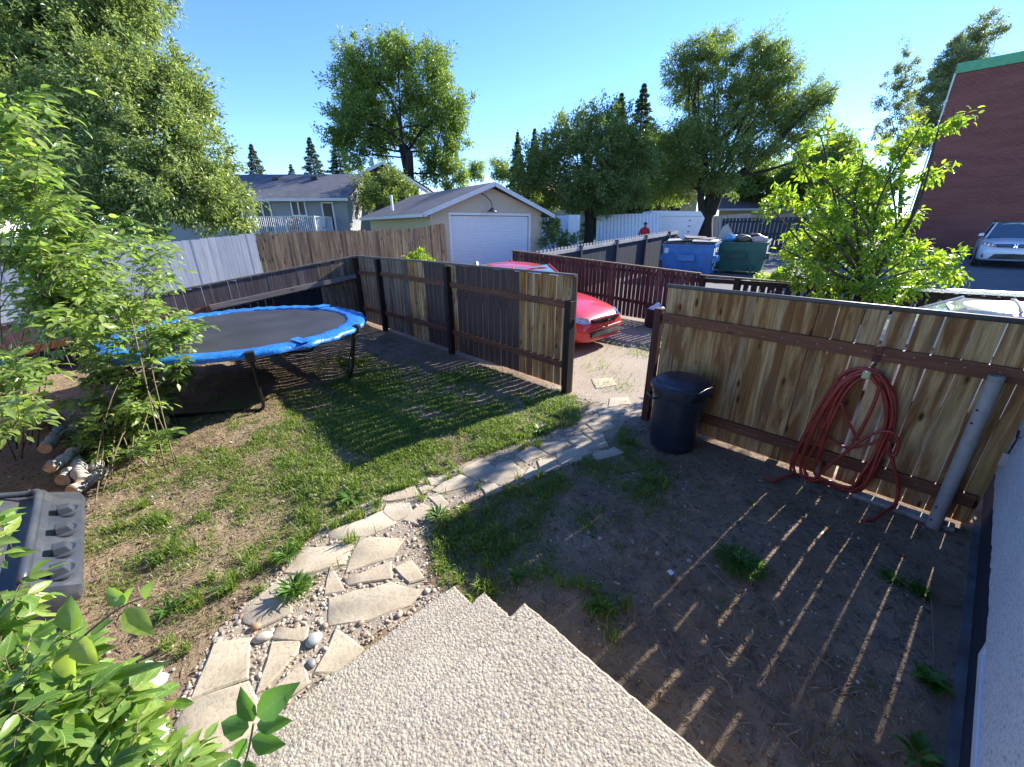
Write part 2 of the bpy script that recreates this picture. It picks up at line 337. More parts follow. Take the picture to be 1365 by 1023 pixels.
def soil():
    m, nt, b, o = newmat('yard soil'); v = coords(nt)
    n = noise(nt, v, 1.1, 6, .65); f = noise(nt, v, 30, 6, .7); ff = noise(nt, v, 130, 4, .7)
    c = ramp(nt, n, [(.3, (.20, .136, .088)), (.5, (.31, .222, .152)), (.7, (.43, .33, .245))])
    md = noise(nt, v, 11, 6, .72); c = mixc(nt, mth(nt, 'MULTIPLY', ramp(nt, md, [(.36, (1, 1, 1)), (.47, (0, 0, 0))]), .7), c, (.075, .052, .036)); c = mixc(nt, mth(nt, 'MULTIPLY', ramp(nt, md, [(.54, (0, 0, 0)), (.66, (1, 1, 1))]), .55), c, (.36, .29, .22)); c = mixc(nt, mth(nt, 'MULTIPLY', ramp(nt, f, [(.46, (0, 0, 0)), (.62, (1, 1, 1))]), .8), c, (.29, .23, .165))
    c = mixc(nt, mth(nt, 'MULTIPLY', ramp(nt, ff, [(.55, (0, 0, 0)), (.72, (1, 1, 1))]), .6), c, (.055, .04, .03))
    # dry thatch towards the sunny middle of the yard, wood chips below the trampoline
    tc = nt.nodes.new('ShaderNodeTexCoord'); sx = nt.nodes.new('ShaderNodeSeparateXYZ'); L(nt, tc.outputs['Object'], sx.inputs[0])
    wob = mth(nt, 'MULTIPLY', mth(nt, 'SUBTRACT', noise(nt, v, .9, 5, .6), .5), 2.2)
    px = mth(nt, 'ADD', sx.outputs[0], wob)
    thatch = mth(nt, 'MULTIPLY', ramp(nt, mth(nt, 'DIVIDE', mth(nt, 'SUBTRACT', 2.2, px), 2.2), [(0, (0, 0, 0)), (.8, (1, 1, 1))]), .8)
    c = mixc(nt, mth(nt, 'MULTIPLY', thatch, ramp(nt, f, [(.3, (.4, .4, .4)), (.6, (1, 1, 1))])), c, (.31, .235, .155))
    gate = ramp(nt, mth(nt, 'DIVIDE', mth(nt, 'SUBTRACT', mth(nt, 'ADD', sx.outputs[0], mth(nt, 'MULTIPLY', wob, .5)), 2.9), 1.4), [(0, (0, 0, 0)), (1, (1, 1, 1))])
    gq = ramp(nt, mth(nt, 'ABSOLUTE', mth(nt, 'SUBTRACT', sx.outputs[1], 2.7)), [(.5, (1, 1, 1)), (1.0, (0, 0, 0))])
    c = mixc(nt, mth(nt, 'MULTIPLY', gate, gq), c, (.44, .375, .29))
    L(nt, c, b.inputs['Base Color']); b.inputs['Roughness'].default_value = .95; b.inputs['Specular IOR Level'].default_value = .1
    bump(nt, b, mth(nt, 'ADD', mth(nt, 'ADD', f, mth(nt, 'MULTIPLY', ff, .5)), mth(nt, 'MULTIPLY', noise(nt, v, 9, 4, .6), 1.6)), 1.0, .03); return m
MT['soil'] = soil()
def gravel(name, cols, sc=40, d=.01):
    m, nt, b, o = newmat(name); v = coords(nt); n = noise(nt, v, .8, 6, .65); f = noise(nt, v, sc, 5, .7); k = voro(nt, v, sc*1.4, out='Color'); sep = nt.nodes.new('ShaderNodeSeparateColor'); L(nt, k, sep.inputs[0])
    c = ramp(nt, n, [(.3, cols[0]), (.7, cols[1])]); c = mixc(nt, mth(nt, 'MULTIPLY', ramp(nt, sep.outputs[0], [(.3, (0, 0, 0)), (.8, (1, 1, 1))]), .5), c, cols[2])
    c = mixc(nt, mth(nt, 'MULTIPLY', ramp(nt, f, [(.5, (0, 0, 0)), (.7, (1, 1, 1))]), .5), c, tuple(x*.5 for x in cols[0]))
    L(nt, c, b.inputs['Base Color']); b.inputs['Roughness'].default_value = .92; b.inputs['Specular IOR Level'].default_value = .15; bump(nt, b, f, .6, d); return m
MT['gravel'] = gravel('pale parking gravel', [(.27, .22, .17), (.37, .31, .24), (.42, .37, .3)])
MT['asphalt'] = gravel('worn grey asphalt', [(.13, .13, .135), (.19, .185, .18), (.22, .21, .2)], 60, .005)
MT['pathbed'] = gravel('pale grit between flagstones', [(.22, .18, .13), (.31, .26, .195), (.42, .37, .30)], 70, .008)
MT['alley'] = gravel('alley gravel', [(.25, .22, .18), (.33, .29, .24), (.4, .36, .3)])
MT['lawn'] = gravel('far lawn', [(.06, .10, .03), (.09, .13, .04), (.12, .13, .06)], 12, .02)
def stucco(name, col, speck=.3, sc=120, bs=.5, dist=.006):
    m, nt, b, o = newmat(name); v = coords(nt); n = noise(nt, v, 1.5, 5, .6); f = noise(nt, v, sc, 4, .7)
    c = ramp(nt, n, [(.3, tuple(x*.88 for x in col)), (.7, col)]); c = mixc(nt, mth(nt, 'MULTIPLY', ramp(nt, f, [(.35, (1, 1, 1)), (.5, (0, 0, 0))]), speck), c, tuple(x*.35 for x in col))
    L(nt, c, b.inputs['Base Color']); b.inputs['Roughness'].default_value = .9; b.inputs['Specular IOR Level'].default_value = .15; bump(nt, b, f, bs, dist); return m
MT['stuccohouse'] = stucco('white grey pebble dash', (.62, .62, .64), .7, 85, .8, .01)
MT['stuccotan'] = stucco('tan garage stucco', (.56, .475, .365), .15, 20, .2, .01)
MT['stuccocream'] = stucco('cream garage stucco', (.54, .48, .32), .15, 20, .2, .01)
MT['stuccogrey'] = stucco('blue grey house siding', (.30, .315, .33), .1, 14, .1, .01)
MT['stuccobrown'] = stucco('brown upper siding', (.16, .125, .09), .2, 14, .1, .01)
MT['foundation'] = stucco('dark blue foundation tone', (.035, .042, .058), .2, 25, .4, .006)  # one dark blue over the whole foundation
MT['white'] = simple('white painted trim', (.72, .73, .75), .5, 0, .06)
MT['whitedoor'] = simple('white steel door', (.66, .68, .72), .45, 0, .04)
MT['fascia'] = simple('white fascia boards', (.62, .62, .63), .5, 0, .06)
def shingle(name, a, c):
    m, nt, b, o = newmat(name); v = coords(nt)
    br = nt.nodes.new('ShaderNodeTexBrick'); br.inputs['Scale'].default_value = 1; br.inputs['Brick Width'].default_value = .33; br.inputs['Row Height'].default_value = .15; br.inputs['Mortar Size'].default_value = .012
    br.inputs['Color1'].default_value = (*a, 1); br.inputs['Color2'].default_value = (*c, 1); br.inputs['Mortar'].default_value = (*[x*.45 for x in a], 1)
    tc = nt.nodes.new('ShaderNodeTexCoord'); L(nt, tc.outputs['UV'], br.inputs['Vector'])
    n = noise(nt, v, 1.2, 6, .7); col = mixc(nt, mth(nt, 'MULTIPLY', ramp(nt, n, [(.35, (0, 0, 0)), (.7, (1, 1, 1))]), .45), br.outputs[0], tuple(x*1.5 for x in c))
    L(nt, col, b.inputs['Base Color']); b.inputs['Roughness'].default_value = .9; b.inputs['Specular IOR Level'].default_value = .2
    bump(nt, b, br.outputs['Fac'], -.4, .01); return m
MT['shingle'] = shingle('grey asphalt shingles', (.115, .115, .125), (.165, .16, .165))
MT['shingledark'] = shingle('blue grey shingles', (.10, .105, .125), (.15, .15, .165))
MT['shinglebrown'] = shingle('brown shingles', (.11, .09, .085), (.15, .12, .11))
def brick():
    m, nt, b, o = newmat('maroon brick'); tc = nt.nodes.new('ShaderNodeTexCoord'); sx = nt.nodes.new('ShaderNodeSeparateXYZ'); L(nt, tc.outputs['Object'], sx.inputs[0])
    cb = nt.nodes.new('ShaderNodeCombineXYZ'); L(nt, mth(nt, 'ADD', sx.outputs[0], sx.outputs[1]), cb.inputs[0]); L(nt, sx.outputs[2], cb.inputs[1])
    br = nt.nodes.new('ShaderNodeTexBrick'); br.inputs['Scale'].default_value = 1; br.inputs['Brick Width'].default_value = .24; br.inputs['Row Height'].default_value = .095; br.inputs['Mortar Size'].default_value = .018
    br.inputs['Color1'].default_value = (.20, .048, .035, 1); br.inputs['Color2'].default_value = (.25, .068, .048, 1); br.inputs['Mortar'].default_value = (.085, .042, .036, 1)
    L(nt, cb.outputs[0], br.inputs['Vector']); v = coords(nt, (1, 1, 7)); n = noise(nt, v, .35, 6, .65)
    c = mixc(nt, mth(nt, 'MULTIPLY', ramp(nt, n, [(.4, (0, 0, 0)), (.68, (1, 1, 1))]), .55), br.outputs[0], (.25, .095, .072))
    L(nt, c, b.inputs['Base Color']); b.inputs['Roughness'].default_value = .8; bump(nt, b, br.outputs['Fac'], -.5, .01); return m
MT['brick'] = brick()
MT['greentrim'] = simple('green metal coping', (.06, .30, .12), .4)
MT['leafbig'] = leafmat('willow green leaves', (.13, .18, .065), (.22, .27, .11), .42, .33, (.32, .36, .17))
MT['leafash'] = leafmat('ash green leaves', (.10, .16, .04), (.18, .24, .07), .42, .36, (.25, .31, .09))
MT['leafdark'] = leafmat('deep green leaves', (.085, .13, .042), (.155, .20, .07), .42, .36, (.24, .28, .095))
MT['leafwillow'] = leafmat('grey green willow leaves', (.10, .15, .042), (.185, .235, .075), .42, .38, (.28, .32, .11))
MT['leaflime'] = leafmat('lime sapling leaves', (.10, .19, .028), (.25, .35, .045), .48, .36, (.40, .44, .06))
MT['leafgrey'] = leafmat('silvery aspen leaves', (.14, .17, .085), (.23, .26, .15), .4, .4)
MT['leafnear'] = leafmat('near shrub leaves', (.07, .16, .03), (.21, .32, .075), .45, .32, (.34, .42, .11))
MT['leafshrub'] = leafmat('ash sucker leaves', (.12, .20, .05), (.21, .30, .09), .45, .30, (.30, .37, .12))
veined(MT['leafnear'], .6); veined(MT['leafshrub'], .3)
MT['needle'] = leafmat('spruce needles', (.05, .08, .04), (.10, .135, .065), .2, .6)
MT['needleolive'] = leafmat('olive spruce needles', (.07, .085, .035), (.13, .14, .065), .2, .6)  # olive tone of the spruces at the left
MT['bark'] = wood('grey brown bark', [(.075, .058, .045), (.10, .08, .065)], (.035, .027, .02), .5, knots=False, rough=.9)
MT['barkdark'] = wood('dark bark', [(.035, .028, .022), (.05, .04, .03)], (.018, .014, .01), .5, knots=False, rough=.9)
MT['stem'] = simple('green brown stems', (.11, .085, .04), .6, 0, .3, 10)
MT['crumb'] = pebmat('soil crumbs and grit', [(0, (.10, .07, .05)), (.3, (.20, .15, .11)), (.55, (.30, .24, .18)), (.75, (.07, .05, .04)), (.85, (.42, .37, .31)), (.95, (.55, .5, .44))], .9)
MT['grass'] = leafmat('grass blades', (.09, .165, .03), (.17, .24, .05), .42, .45, (.33, .34, .12))
MT['straw'] = leafmat('dry straw', (.24, .175, .095), (.38, .30, .17), .25, .7, (.17, .115, .065), (1.2, 1.1, .8))
MT['weed'] = leafmat('weed leaves', (.06, .14, .025), (.11, .21, .04), .4, .42)
# ------------------------------------------------------------------ ground
def hz(p, q):
    p = np.asarray(p, float); q = np.asarray(q, float)
    return .037*np.clip(p-9, 0, 45)+.055*np.clip(q-9, 0, 9)*np.clip((p+6)/9, 0, 1)
def H1(p, q): return float(hz(p, q))
_rs = np.random.default_rng(5)
_gn = [(_rs.uniform(-1, 1, 2)*k, _rs.uniform(0, 6.28), a) for k, a in ((1.3, .012), (2.1, .010), (3.7, .009), (6.1, .006), (9.5, .0045), (15., .003), (24, .0028), (38, .0022), (60, .0014)) for _ in range(3)]
def lump(p, q):
    z = 0
    for k, ph, a in _gn: z = z+a*np.sin(k[0]*p+k[1]*q+ph+1.3*np.sin(k[1]*p*.37-k[0]*q*.41))
    return z
_CL = [gr(*c)[:2] for c in [(270, 980), (340, 860), (420, 785), (500, 712), (560, 672), (640, 632), (700, 608), (780, 566), (822, 530)]]
def pathmask(p, q):
    d = np.full(np.shape(p), 9.)
    for a, b in zip(_CL[:-1], _CL[1:]):
        ab = b-a; t = np.clip(((p-a[0])*ab[0]+(q-a[1])*ab[1])/(ab@ab), 0, 1); d = np.minimum(d, np.hypot(p-a[0]-t*ab[0], q-a[1]-t*ab[1]))
    return 1-.93*np.exp(-(d/.62)**4)
def hy(p, q):   # height inside the yard, with lumps
    p = np.asarray(p, float); q = np.asarray(q, float)
    m = np.clip((4.1-p)/.4, 0, 1)*np.clip((p+8)/.5, 0, 1)*np.clip((9.6-q)/.4, 0, 1)*np.clip((q+.75)/.2, 0, 1)
    return hz(p, q)+lump(p, q)*m*pathmask(p, q)-.012*m
def sheet(name, rects, mat, kind='structure', fn=hz):
    V = []; F = []
    for p0, p1, q0, q1, st in rects:
        nx = max(2, int((p1-p0)/st)+1); ny = max(2, int((q1-q0)/st)+1)
        X, Y = np.meshgrid(np.linspace(p0, p1, nx), np.linspace(q0, q1, ny)); Z = fn(X, Y)
        b = sum(len(v) for v in V); V.append(np.stack([X.ravel(), Y.ravel(), Z.ravel()], 1))
        i = np.arange(nx*ny).reshape(ny, nx)+b
        F.append(np.stack([i[:-1, :-1], i[:-1, 1:], i[1:, 1:], i[1:, :-1]], -1).reshape(-1, 4))
    V = np.concatenate(V); F = np.concatenate(F)
    o = npmesh(name, V, F.ravel(), np.full(len(F), 4), mat); o['kind'] = kind; return o
sheet('yard_ground', [(-8, 4.4, -1.6, 9.6, .03)], MT['soil'], fn=hy)
sheet('parking_pad', [(4.4, 9.6, -14, 9.6, .1)], MT['gravel'])
sheet('parking_lot', [(9.6, 54, -40, 9.6, .5)], MT['asphalt'])
sheet('alley', [(-40, 54, 9.6, 14.2, .5)], MT['alley'])
sheet('ground', [(-140, 54, 14.2, 200, 2), (54, 260, -140, 200, 3), (-140, -8, -20, 9.6, 2), (-140, -40, 9.6, 14.2, 2), (-8, 4.4, -20, -1.6, .6), (4.4, 9.6, -40, -14, 1)], MT['lawn'])

# ------------------------------------------------------------------ leaves, blades, pebbles in bulk
def unit(a): return a/np.maximum(np.linalg.norm(a, axis=1, keepdims=True), 1e-9)
def leaves(name, C, D, Nn, Ln, Wd, mat, parent=None, shape='kite', curl=.0, origin=None):
    n = len(C); D = unit(D); S = unit(np.cross(D, Nn)); Nn = np.cross(S, D)
    Ln = Ln[:, None] if hasattr(Ln, '__len__') else Ln; Wd = Wd[:, None] if hasattr(Wd, '__len__') else Wd
    if shape == 'kite':
        V = np.stack([C, C+D*Ln*.45+S*Wd*.5+Nn*Wd*.12, C+D*Ln-Nn*Ln*curl, C+D*Ln*.45-S*Wd*.5+Nn*Wd*.12], 1)
        f = np.array([0, 1, 2, 3]); loops = (np.arange(n)[:, None]*4+f).ravel(); sizes = np.full(n, 4); return npmesh(name, V.reshape(-1, 3), loops, sizes, mat, parent, False, origin)
    pr = [(0, 0, 0), (.12, .30, .05), (.38, .50, .16), (.70, .33, .09), (1, 0, -curl), (.70, -.33, .09), (.38, -.50, .16), (.12, -.30, .05), (.38, 0, 0), (.70, 0, -curl*.3)]
    if shape == 'lance': pr = [(a, b*.8, c) for a, b, c in pr]
    V = np.stack([C+D*Ln*a+S*Wd*b+Nn*(Wd*c if a < 1 else Ln*c) for a, b, c in pr], 1)
    fs = [(0, 1, 2, 8), (0, 8, 6, 7), (8, 2, 3, 9), (8, 9, 5, 6), (9, 3, 4), (9, 4, 5)]
    loops = np.concatenate([np.array(f) for f in fs]); sizes = np.array([len(f) for f in fs])
    o = npmesh(name, V.reshape(-1, 3), (np.arange(n)[:, None]*10+loops).ravel(), np.tile(sizes, n), mat, parent, True, origin)
    if len(o.data.loops) == n*len(loops):
        uv = o.data.uv_layers.new(name='UVMap'); q = np.array([(a, b+.5) for a, b, c in pr], np.float32)[loops]; uv.data.foreach_set('uv', np.tile(q, (n, 1)).ravel())
    return o
def blades(name, P, Hh, Wd, mat, lean=.5, parent=None, origin=None, rng=RNG, dirs=None):
    n = len(P); a = rng.uniform(0, 2*PI, n) if dirs is None else dirs
    d = np.stack([np.cos(a), np.sin(a), np.zeros(n)], 1); s = np.stack([-np.sin(a), np.cos(a), np.zeros(n)], 1)
    ln = (rng.uniform(.15, 1, n)*lean)[:, None]; Hh = Hh[:, None]; Wd = Wd[:, None]; up = np.array([0, 0, 1.])
    m = P+d*ln*Hh*.35+up*Hh*.6; t = P+d*ln*Hh*1.1+up*Hh*(1-.45*ln)
    V = np.stack([P-s*Wd*.5, P+s*Wd*.5, m-s*Wd*.4, m+s*Wd*.4, t], 1)
    loops = np.array([0, 1, 3, 2, 2, 3, 4]); sizes = np.array([4, 3])
    return npmesh(name, V.reshape(-1, 3), (np.arange(n)[:, None]*5+loops).ravel(), np.tile(sizes, n), mat, parent, True, origin)
def ico(sub):
    bm = bmesh.new(); bmesh.ops.create_icosphere(bm, subdivisions=sub, radius=1); v = np.array([x.co[:] for x in bm.verts]); f = np.array([[x.index for x in q.verts] for q in bm.faces]); bm.free(); return v, f
IV, IF = ico(2)
def pebbles(name, P, R, mat, flat=(.45, .8), parent=None, rng=RNG, origin=None, buried=.3):
    n = len(P); a = rng.uniform(0, 2*PI, n); sx = rng.uniform(.8, 1.3, n); sy = rng.uniform(.65, 1, n); sz = rng.uniform(*flat, n)
    v = IV[None]*np.stack([sx, sy, sz], 1)[:, None]*R[:, None, None]
    v = v*(1+.12*np.sin(IV[None, :, :]*3+rng.uniform(0, 6, (n, 1, 3))).sum(2, keepdims=True)/1.7)
    c, s = np.cos(a)[:, None], np.sin(a)[:, None]
    V = np.stack([v[..., 0]*c-v[..., 1]*s, v[..., 0]*s+v[..., 1]*c, v[..., 2]], -1)+P[:, None]+np.array([0, 0, 1.])*((1-buried)*R*sz)[:, None, None]
    return npmesh(name, V.reshape(-1, 3), (np.arange(n)[:, None, None]*len(IV)+IF).ravel(), np.full(n*len(IF), 3), mat, parent, True, origin)
def inpoly(x, y, poly):
    r = np.zeros(len(x), bool); k = len(poly)
    for i in range(k):
        x0, y0 = poly[i][:2]; x1, y1 = poly[(i+1) % k][:2]
        c = ((y0 > y) != (y1 > y)) & (x < (x1-x0)*(y-y0)/((y1-y0) if y1 != y0 else 1e-9)+x0); r ^= c
    return r

# ------------------------------------------------------------------ flagstone path
SRC = [  # outlines measured on the ground
 ('broad flagstone cut off by the leafy shrub, nearest of all to the house', [(237.8, 960.8), (252.8, 934.8), (325.4, 910.8), (333, 930), (342, 945), (330, 975), (290, 996), (236, 985)]),
 ('large four sided flagstone behind the broadest one near the shrub', [(285.7, 856.8), (329.5, 851.4), (325.4, 899.3), (256.9, 925.3)]),
 ('long narrow wedge flagstone between pebble joints, left of the grey cobble', [(362.3, 856.8), (395.1, 854.1), (389.7, 869.2), (354.1, 908.8), (344.5, 914.3)]),
 ('small square flagstone touching the grey cobble', [(371.9, 834.9), (406.1, 833.6), (402, 850.5), (367.8, 847)]),
 ('slim flagstone half under the lowest step, right of the wedge stone', [(400.6, 882.8), (404.7, 908.8), (373.3, 930), (354.1, 938), (367.8, 914.3)]),
 ('rounded flagstone shaded by the dandelion clump', [(326.7, 811.7), (367.8, 774.7), (384.2, 783), (384.2, 813), (348.6, 829.5), (329.5, 822.6)]),
 ('five sided flagstone against the lowest step, right of the grey cobble', [(422.5, 889.7), (447.1, 839), (478.6, 862.3), (450, 888)]),
 ('big long flagstone lying in front of the stair corner', [(440.6, 795), (517, 775), (560, 783), (541, 801), (493, 819), (441, 829)]),
 ('little triangular flagstone beside the dandelion clump', [(440.6, 753.8), (456.8, 782.8), (434.2, 786)]),
 ('low oblong flagstone just behind the big long one', [(463.2, 767.7), (517, 747.3), (518, 767.7), (467.5, 775.3)]),
 ('tan flagstone with pitted face, second behind the big long one', [(481.5, 715), (536.3, 716), (519, 737.6), (463.2, 758)]),
 ('sandy flagstone under dry weeds on the grass edge', [(406.2, 728), (466.5, 723.7), (455.7, 748.4), (413.8, 759), (381.5, 759)]),
 ('widest pale flagstone at the bend of the path', [(439.6, 705.4), (510.5, 678.5), (525.6, 694.6), (486.9, 710.8), (443.9, 714)]),
 ('pentagon flagstone just past the widest pale one', [(515.9, 671), (542.8, 668.8), (547, 680.6), (525.6, 690.3), (512.7, 679.6)]),
 ('slanted flagstone beside the pentagon one on the shaded grass side', [(560, 669.9), (581.5, 676.3), (553.5, 692.5), (539.6, 689.2)]),
 ('small flagstone closest to the stair corner', [(528.8, 754.8), (547, 745.2), (562, 765.6), (545, 769.9)]),
 ('thin long flagstone on the grass edge behind the pentagon one', [(504, 663.4), (549.2, 646.2), (555.7, 658), (519, 664.5)]),
 ('peach flagstone on the shaded edge, just past the slanted one', [(572.9, 660.2), (583.7, 654.8), (594.4, 666.7), (585.8, 673)]),
 ('tiny triangular flagstone in the middle of the path', [(556.8, 644), (576, 646), (563, 653.8)]),
 ('little flagstone on the grass edge by the dark grass tuft', [(570.8, 634.4), (594.4, 632.3), (590, 641), (576, 643)]),
 ('bright diamond flagstone in the middle of the path', [(577.5, 650), (610.3, 630), (635, 641.8), (587, 653.5)]),
 ('large flagstone on the grass edge past the bright diamond one', [(612.7, 624.2), (643, 610.2), (664.2, 626.6), (645.5, 638.3), (624.4, 631.3)]),
 ('large flagstone with a dark centre stain in the middle of the path', [(664.2, 617.2), (680.6, 612.5), (697, 626.6), (671.3, 643), (652.5, 638.3)]),
 ('four sided flagstone on the grass edge halfway to the gate', [(690, 603), (711, 593.8), (725.2, 603), (701.7, 612.5)]),
 ('small triangular flagstone on the shadow line halfway to the gate', [(699.4, 631.3), (706.4, 620.7), (715.8, 630), (701.7, 634.8)]),
 ('squarish cracked flagstone crossing the middle halfway to the gate', [(718, 612.5), (739.2, 610), (741.6, 621.9), (720.5, 626.6)]),
 ('flagstone under the broad dandelion on the grass edge', [(720.5, 592.6), (751, 584.4), (755.7, 590.2), (734.6, 602)]),
 ('wide flagstone touching the shadow line, past the cracked one', [(744, 600.8), (769.7, 593.8), (788.5, 600.8), (765, 612.5), (746.3, 614.9)]),
 ('dappled flagstone in the middle, a little before the dustbin', [(758, 585.6), (774.4, 576.2), (797.8, 593.8), (779, 597.3)]),
 ('dappled flagstone on the shadow line, a little before the dustbin', [(776.8, 572.7), (802.5, 577.4), (809.6, 591.4), (800, 594)]),
 ('grey dappled flagstone level with the dustbin', [(783.8, 563.3), (812, 561), (819, 568), (797.8, 575)]),
 ('dappled oblong flagstone just past the dustbin', [(788.5, 556.3), (816.6, 550.4), (823.6, 558.6), (795.5, 562)]),
 ('long pale flagstone right before the gateway', [(797.8, 546.9), (828.3, 542.2), (830.7, 549.2), (800, 555)]),
 ('bright flagstone in the middle of the gateway', [(814.3, 530.5), (835.4, 528), (837.7, 537.5), (812, 541)]),
 ('only flagstone lying wholly in the fence shade, near the dustbin', [(793, 603), (816.6, 596), (830.7, 603), (797.8, 610)]),
 ('thin flagstone on the shadow line beside the stained one', [(640, 645), (657, 643), (668, 650), (650, 656)]),
 ('flagstone outside the gateway, on the parking gravel', [(790, 505), (815, 503), (820, 512), (795, 516)])]
STONES = []
for lab, px in SRC:
    poly = [gr(x, y, .02)[:2] for x, y in px]; c = np.mean(poly, 0); poly = [c+(q_-c)*(1+.026/max(.05, np.linalg.norm(q_-c))) for q_ in poly]
    pl = []
    for i in range(len(poly)):     # chip the outline a little
        a, b = poly[i], poly[(i+1) % len(poly)]; pl.append(a)
        k = max(1, int(np.linalg.norm(b-a)/.09))
        for t in range(1, k): pl.append(a+(b-a)*t/k+RNG.normal(0, .007, 2))
    STONES.append(poly)
    mb = MB(); pa = np.array(pl); n = len(pl); cf_ = np.linalg.lstsq(np.column_stack([pa-c, np.ones(n)]), hy(pa[:, 0], pa[:, 1]), rcond=None)[0]; z = cf_[2]+RNG.uniform(.011, .016)
    ins = [c+(p-c)*(1-.012/max(.05, np.linalg.norm(p-c))) for p in pa]; tilt = cf_[:2]
    tz = lambda p: z+float(np.dot(p-c, tilt))
    rings = [[(p[0], p[1], -.06) for p in pa], [(p[0], p[1], tz(p)-.006) for p in pa], [(p[0], p[1], tz(p)) for p in ins]]
    mb.loft(rings)
    o = mb.build('flagstone', MT['flag'], origin=(c[0], c[1], 0), auto=.5); tag(o, lab, 'flagstone', 'flagstones of the garden path')
ST_ALL = STONES
def onstone(x, y):
    r = np.zeros(len(x), bool)
    for s in ST_ALL: r |= inpoly(x, y, s)
    return r
PATH = np.array([gr(*p)[:2] for p in [(225, 990), (245, 920), (280, 850), (325, 800), (385, 745), (440, 690), (520, 655), (600, 622), (690, 590), (760, 565), (800, 530), (840, 525), (838, 560), (800, 600), (740, 628), (680, 648), (600, 680), (570, 720), (575, 775), (605, 790), (480, 860), (400, 935), (330, 1000)]])
sheetp = [(c[0], c[1]) for c in spline([(a, b_, 0) for a, b_ in PATH], 3, True)]
xs, ys = np.meshgrid(np.arange(-1.8, 4.2, .04), np.arange(.7, 5.2, .04)); ins_ = inpoly(xs.ravel(), ys.ravel(), sheetp).reshape(xs.shape)
V_ = np.stack([xs.ravel(), ys.ravel(), hy(xs.ravel(), ys.ravel())+.003], 1); ii = np.arange(xs.size).reshape(xs.shape); fm = ins_[:-1, :-1] & ins_[1:, 1:] & ins_[1:, :-1] & ins_[:-1, 1:]
F_ = np.stack([ii[:-1, :-1], ii[:-1, 1:], ii[1:, 1:], ii[1:, :-1]], -1)[fm]; tag(npmesh('path', V_, F_.ravel(), np.full(len(F_), 4), MT['pathbed']), kind='structure')
n = 90000; x = RNG.uniform(-1.6, 4, n); y = RNG.uniform(.9, 5, n); k = inpoly(x, y, PATH) & ~onstone(x, y)
near = np.exp(-((x-.1)**2+(y-2.0)**2)/1.6); k &= RNG.uniform(0, 1, n) < (.16+.7*near)
x, y = x[k], y[k]; r = np.clip(RNG.lognormal(-5.05, .5, len(x)), .003, .024)
tag(pebbles('pebbles', np.stack([x, y, hy(x, y)], 1), r, MT['pebble'], rng=RNG, buried=.55), kind='stuff')
for lab, px, r, m in [('pale grey rounded cobble between two flagstones', (418, 853), .042, (.34, .35, .35)), ('whitish flat cobble left of the wedge flagstone', (350, 850), .048, (.42, .38, .32)), ('small dark slate cobble beside the lowest step', (414, 885), .032, (.17, .17, .18)), ('orange brown cobble below the dandelion stone', (341, 836), .035, (.36, .20, .11))]:
    g = gr(*px); o = pebbles('cobble', np.array([[0, 0, -.01]]), np.array([r]), simple(lab, m, .6, 0, .2, 30, .2), flat=(.5, .6), origin=None, buried=.55); o.location = g; tag(o, lab, 'cobble', 'cobbles set in the path')

# ------------------------------------------------------------------ lawn
def blob(p, q, lst):
    d = np.zeros_like(p)
    for px, py, r, a in lst:
        g = gr(px, py); d = np.maximum(d, a*np.exp(-((p-g[0])**2+(q-g[1])**2)/(r*r)))
    return d
LUSH = [(470, 560, .9, 1), (540, 600, .6, 1), (640, 560, .7, 1), (730, 545, .45, 1), (410, 600, .6, .8), (480, 650, .5, .9), (430, 690, .4, .9), (400, 740, .3, .9), (560, 640, .35, .8), (690, 580, .4, .9), (590, 540, .6, .8), (500, 510, .7, .9), (620, 510, .6, .7), (420, 530, .5, .5),
        (600, 700, .28, 1), (640, 720, .3, .9), (600, 745, .22, .9), (690, 680, .3, .8), (740, 650, .3, .9), (800, 625, .25, .9), (860, 620, .25, .7), (650, 775, .2, .7), (720, 760, .12, .6), (800, 800, .12, .8), (860, 650, .25, .7), (790, 680, .25, .5), (700, 720, .25, .5), (900, 700, .2, .3), (430, 640, .5, .8), (390, 700, .35, .6), (660, 600, .5, .9), (530, 570, .7, 1), (470, 480, .5, .6), (770, 585, .25, .6), (830, 575, .2, .6), (835, 600, .2, .7), (760, 520, .3, .6)]
PATCH = [(360, 650, .7, .5), (300, 690, .7, .35), (250, 620, .7, .35), (200, 700, .6, .35), (320, 750, .4, .4), (180, 760, .5, .35), (110, 720, .5, .3), (280, 560, .6, .3), (340, 600, .6, .5)]
def density(p, q): return np.clip(np.maximum(blob(p, q, LUSH), blob(p, q, PATCH)), 0, 1)
cl = lambda p, q: .5+.5*np.sin(p*7.1+2*np.sin(q*3.3))*np.sin(q*8.3+2*np.sin(p*4.1))
n = 52000; cpx = RNG.uniform(-2.2, 4.3, n); cqx = RNG.uniform(-.5, 9.4, n); d = density(cpx, cqx); big = .5+.5*np.sin(cpx*2.9+1.5*np.sin(cqx*1.7))*np.sin(cqx*3.1+1.5*np.sin(cpx*2.3))
k = RNG.uniform(0, 1, n) < d**1.3*(.25+.75*big)*.62+.006; cpx, cqx, d = cpx[k], cqx[k], d[k]; nb = (RNG.uniform(25, 110, len(cpx))*(.5+.6*d)).astype(int); ix = np.repeat(np.arange(len(cpx)), nb); rad_ = RNG.uniform(.025, .085, len(cpx))[ix]
p = cpx[ix]+RNG.normal(0, 1, len(ix))*rad_; q = cqx[ix]+RNG.normal(0, 1, len(ix))*rad_
k = ~(inpoly(p, q, PATH) & (RNG.uniform(0, 1, len(p)) < .94)) & ~onstone(p, q) & ~((p > -.75) & (p < 1.06) & (q < 1.58)) & (p < 4.2); p, q, ix = p[k], q[k], ix[k]; m = len(p)
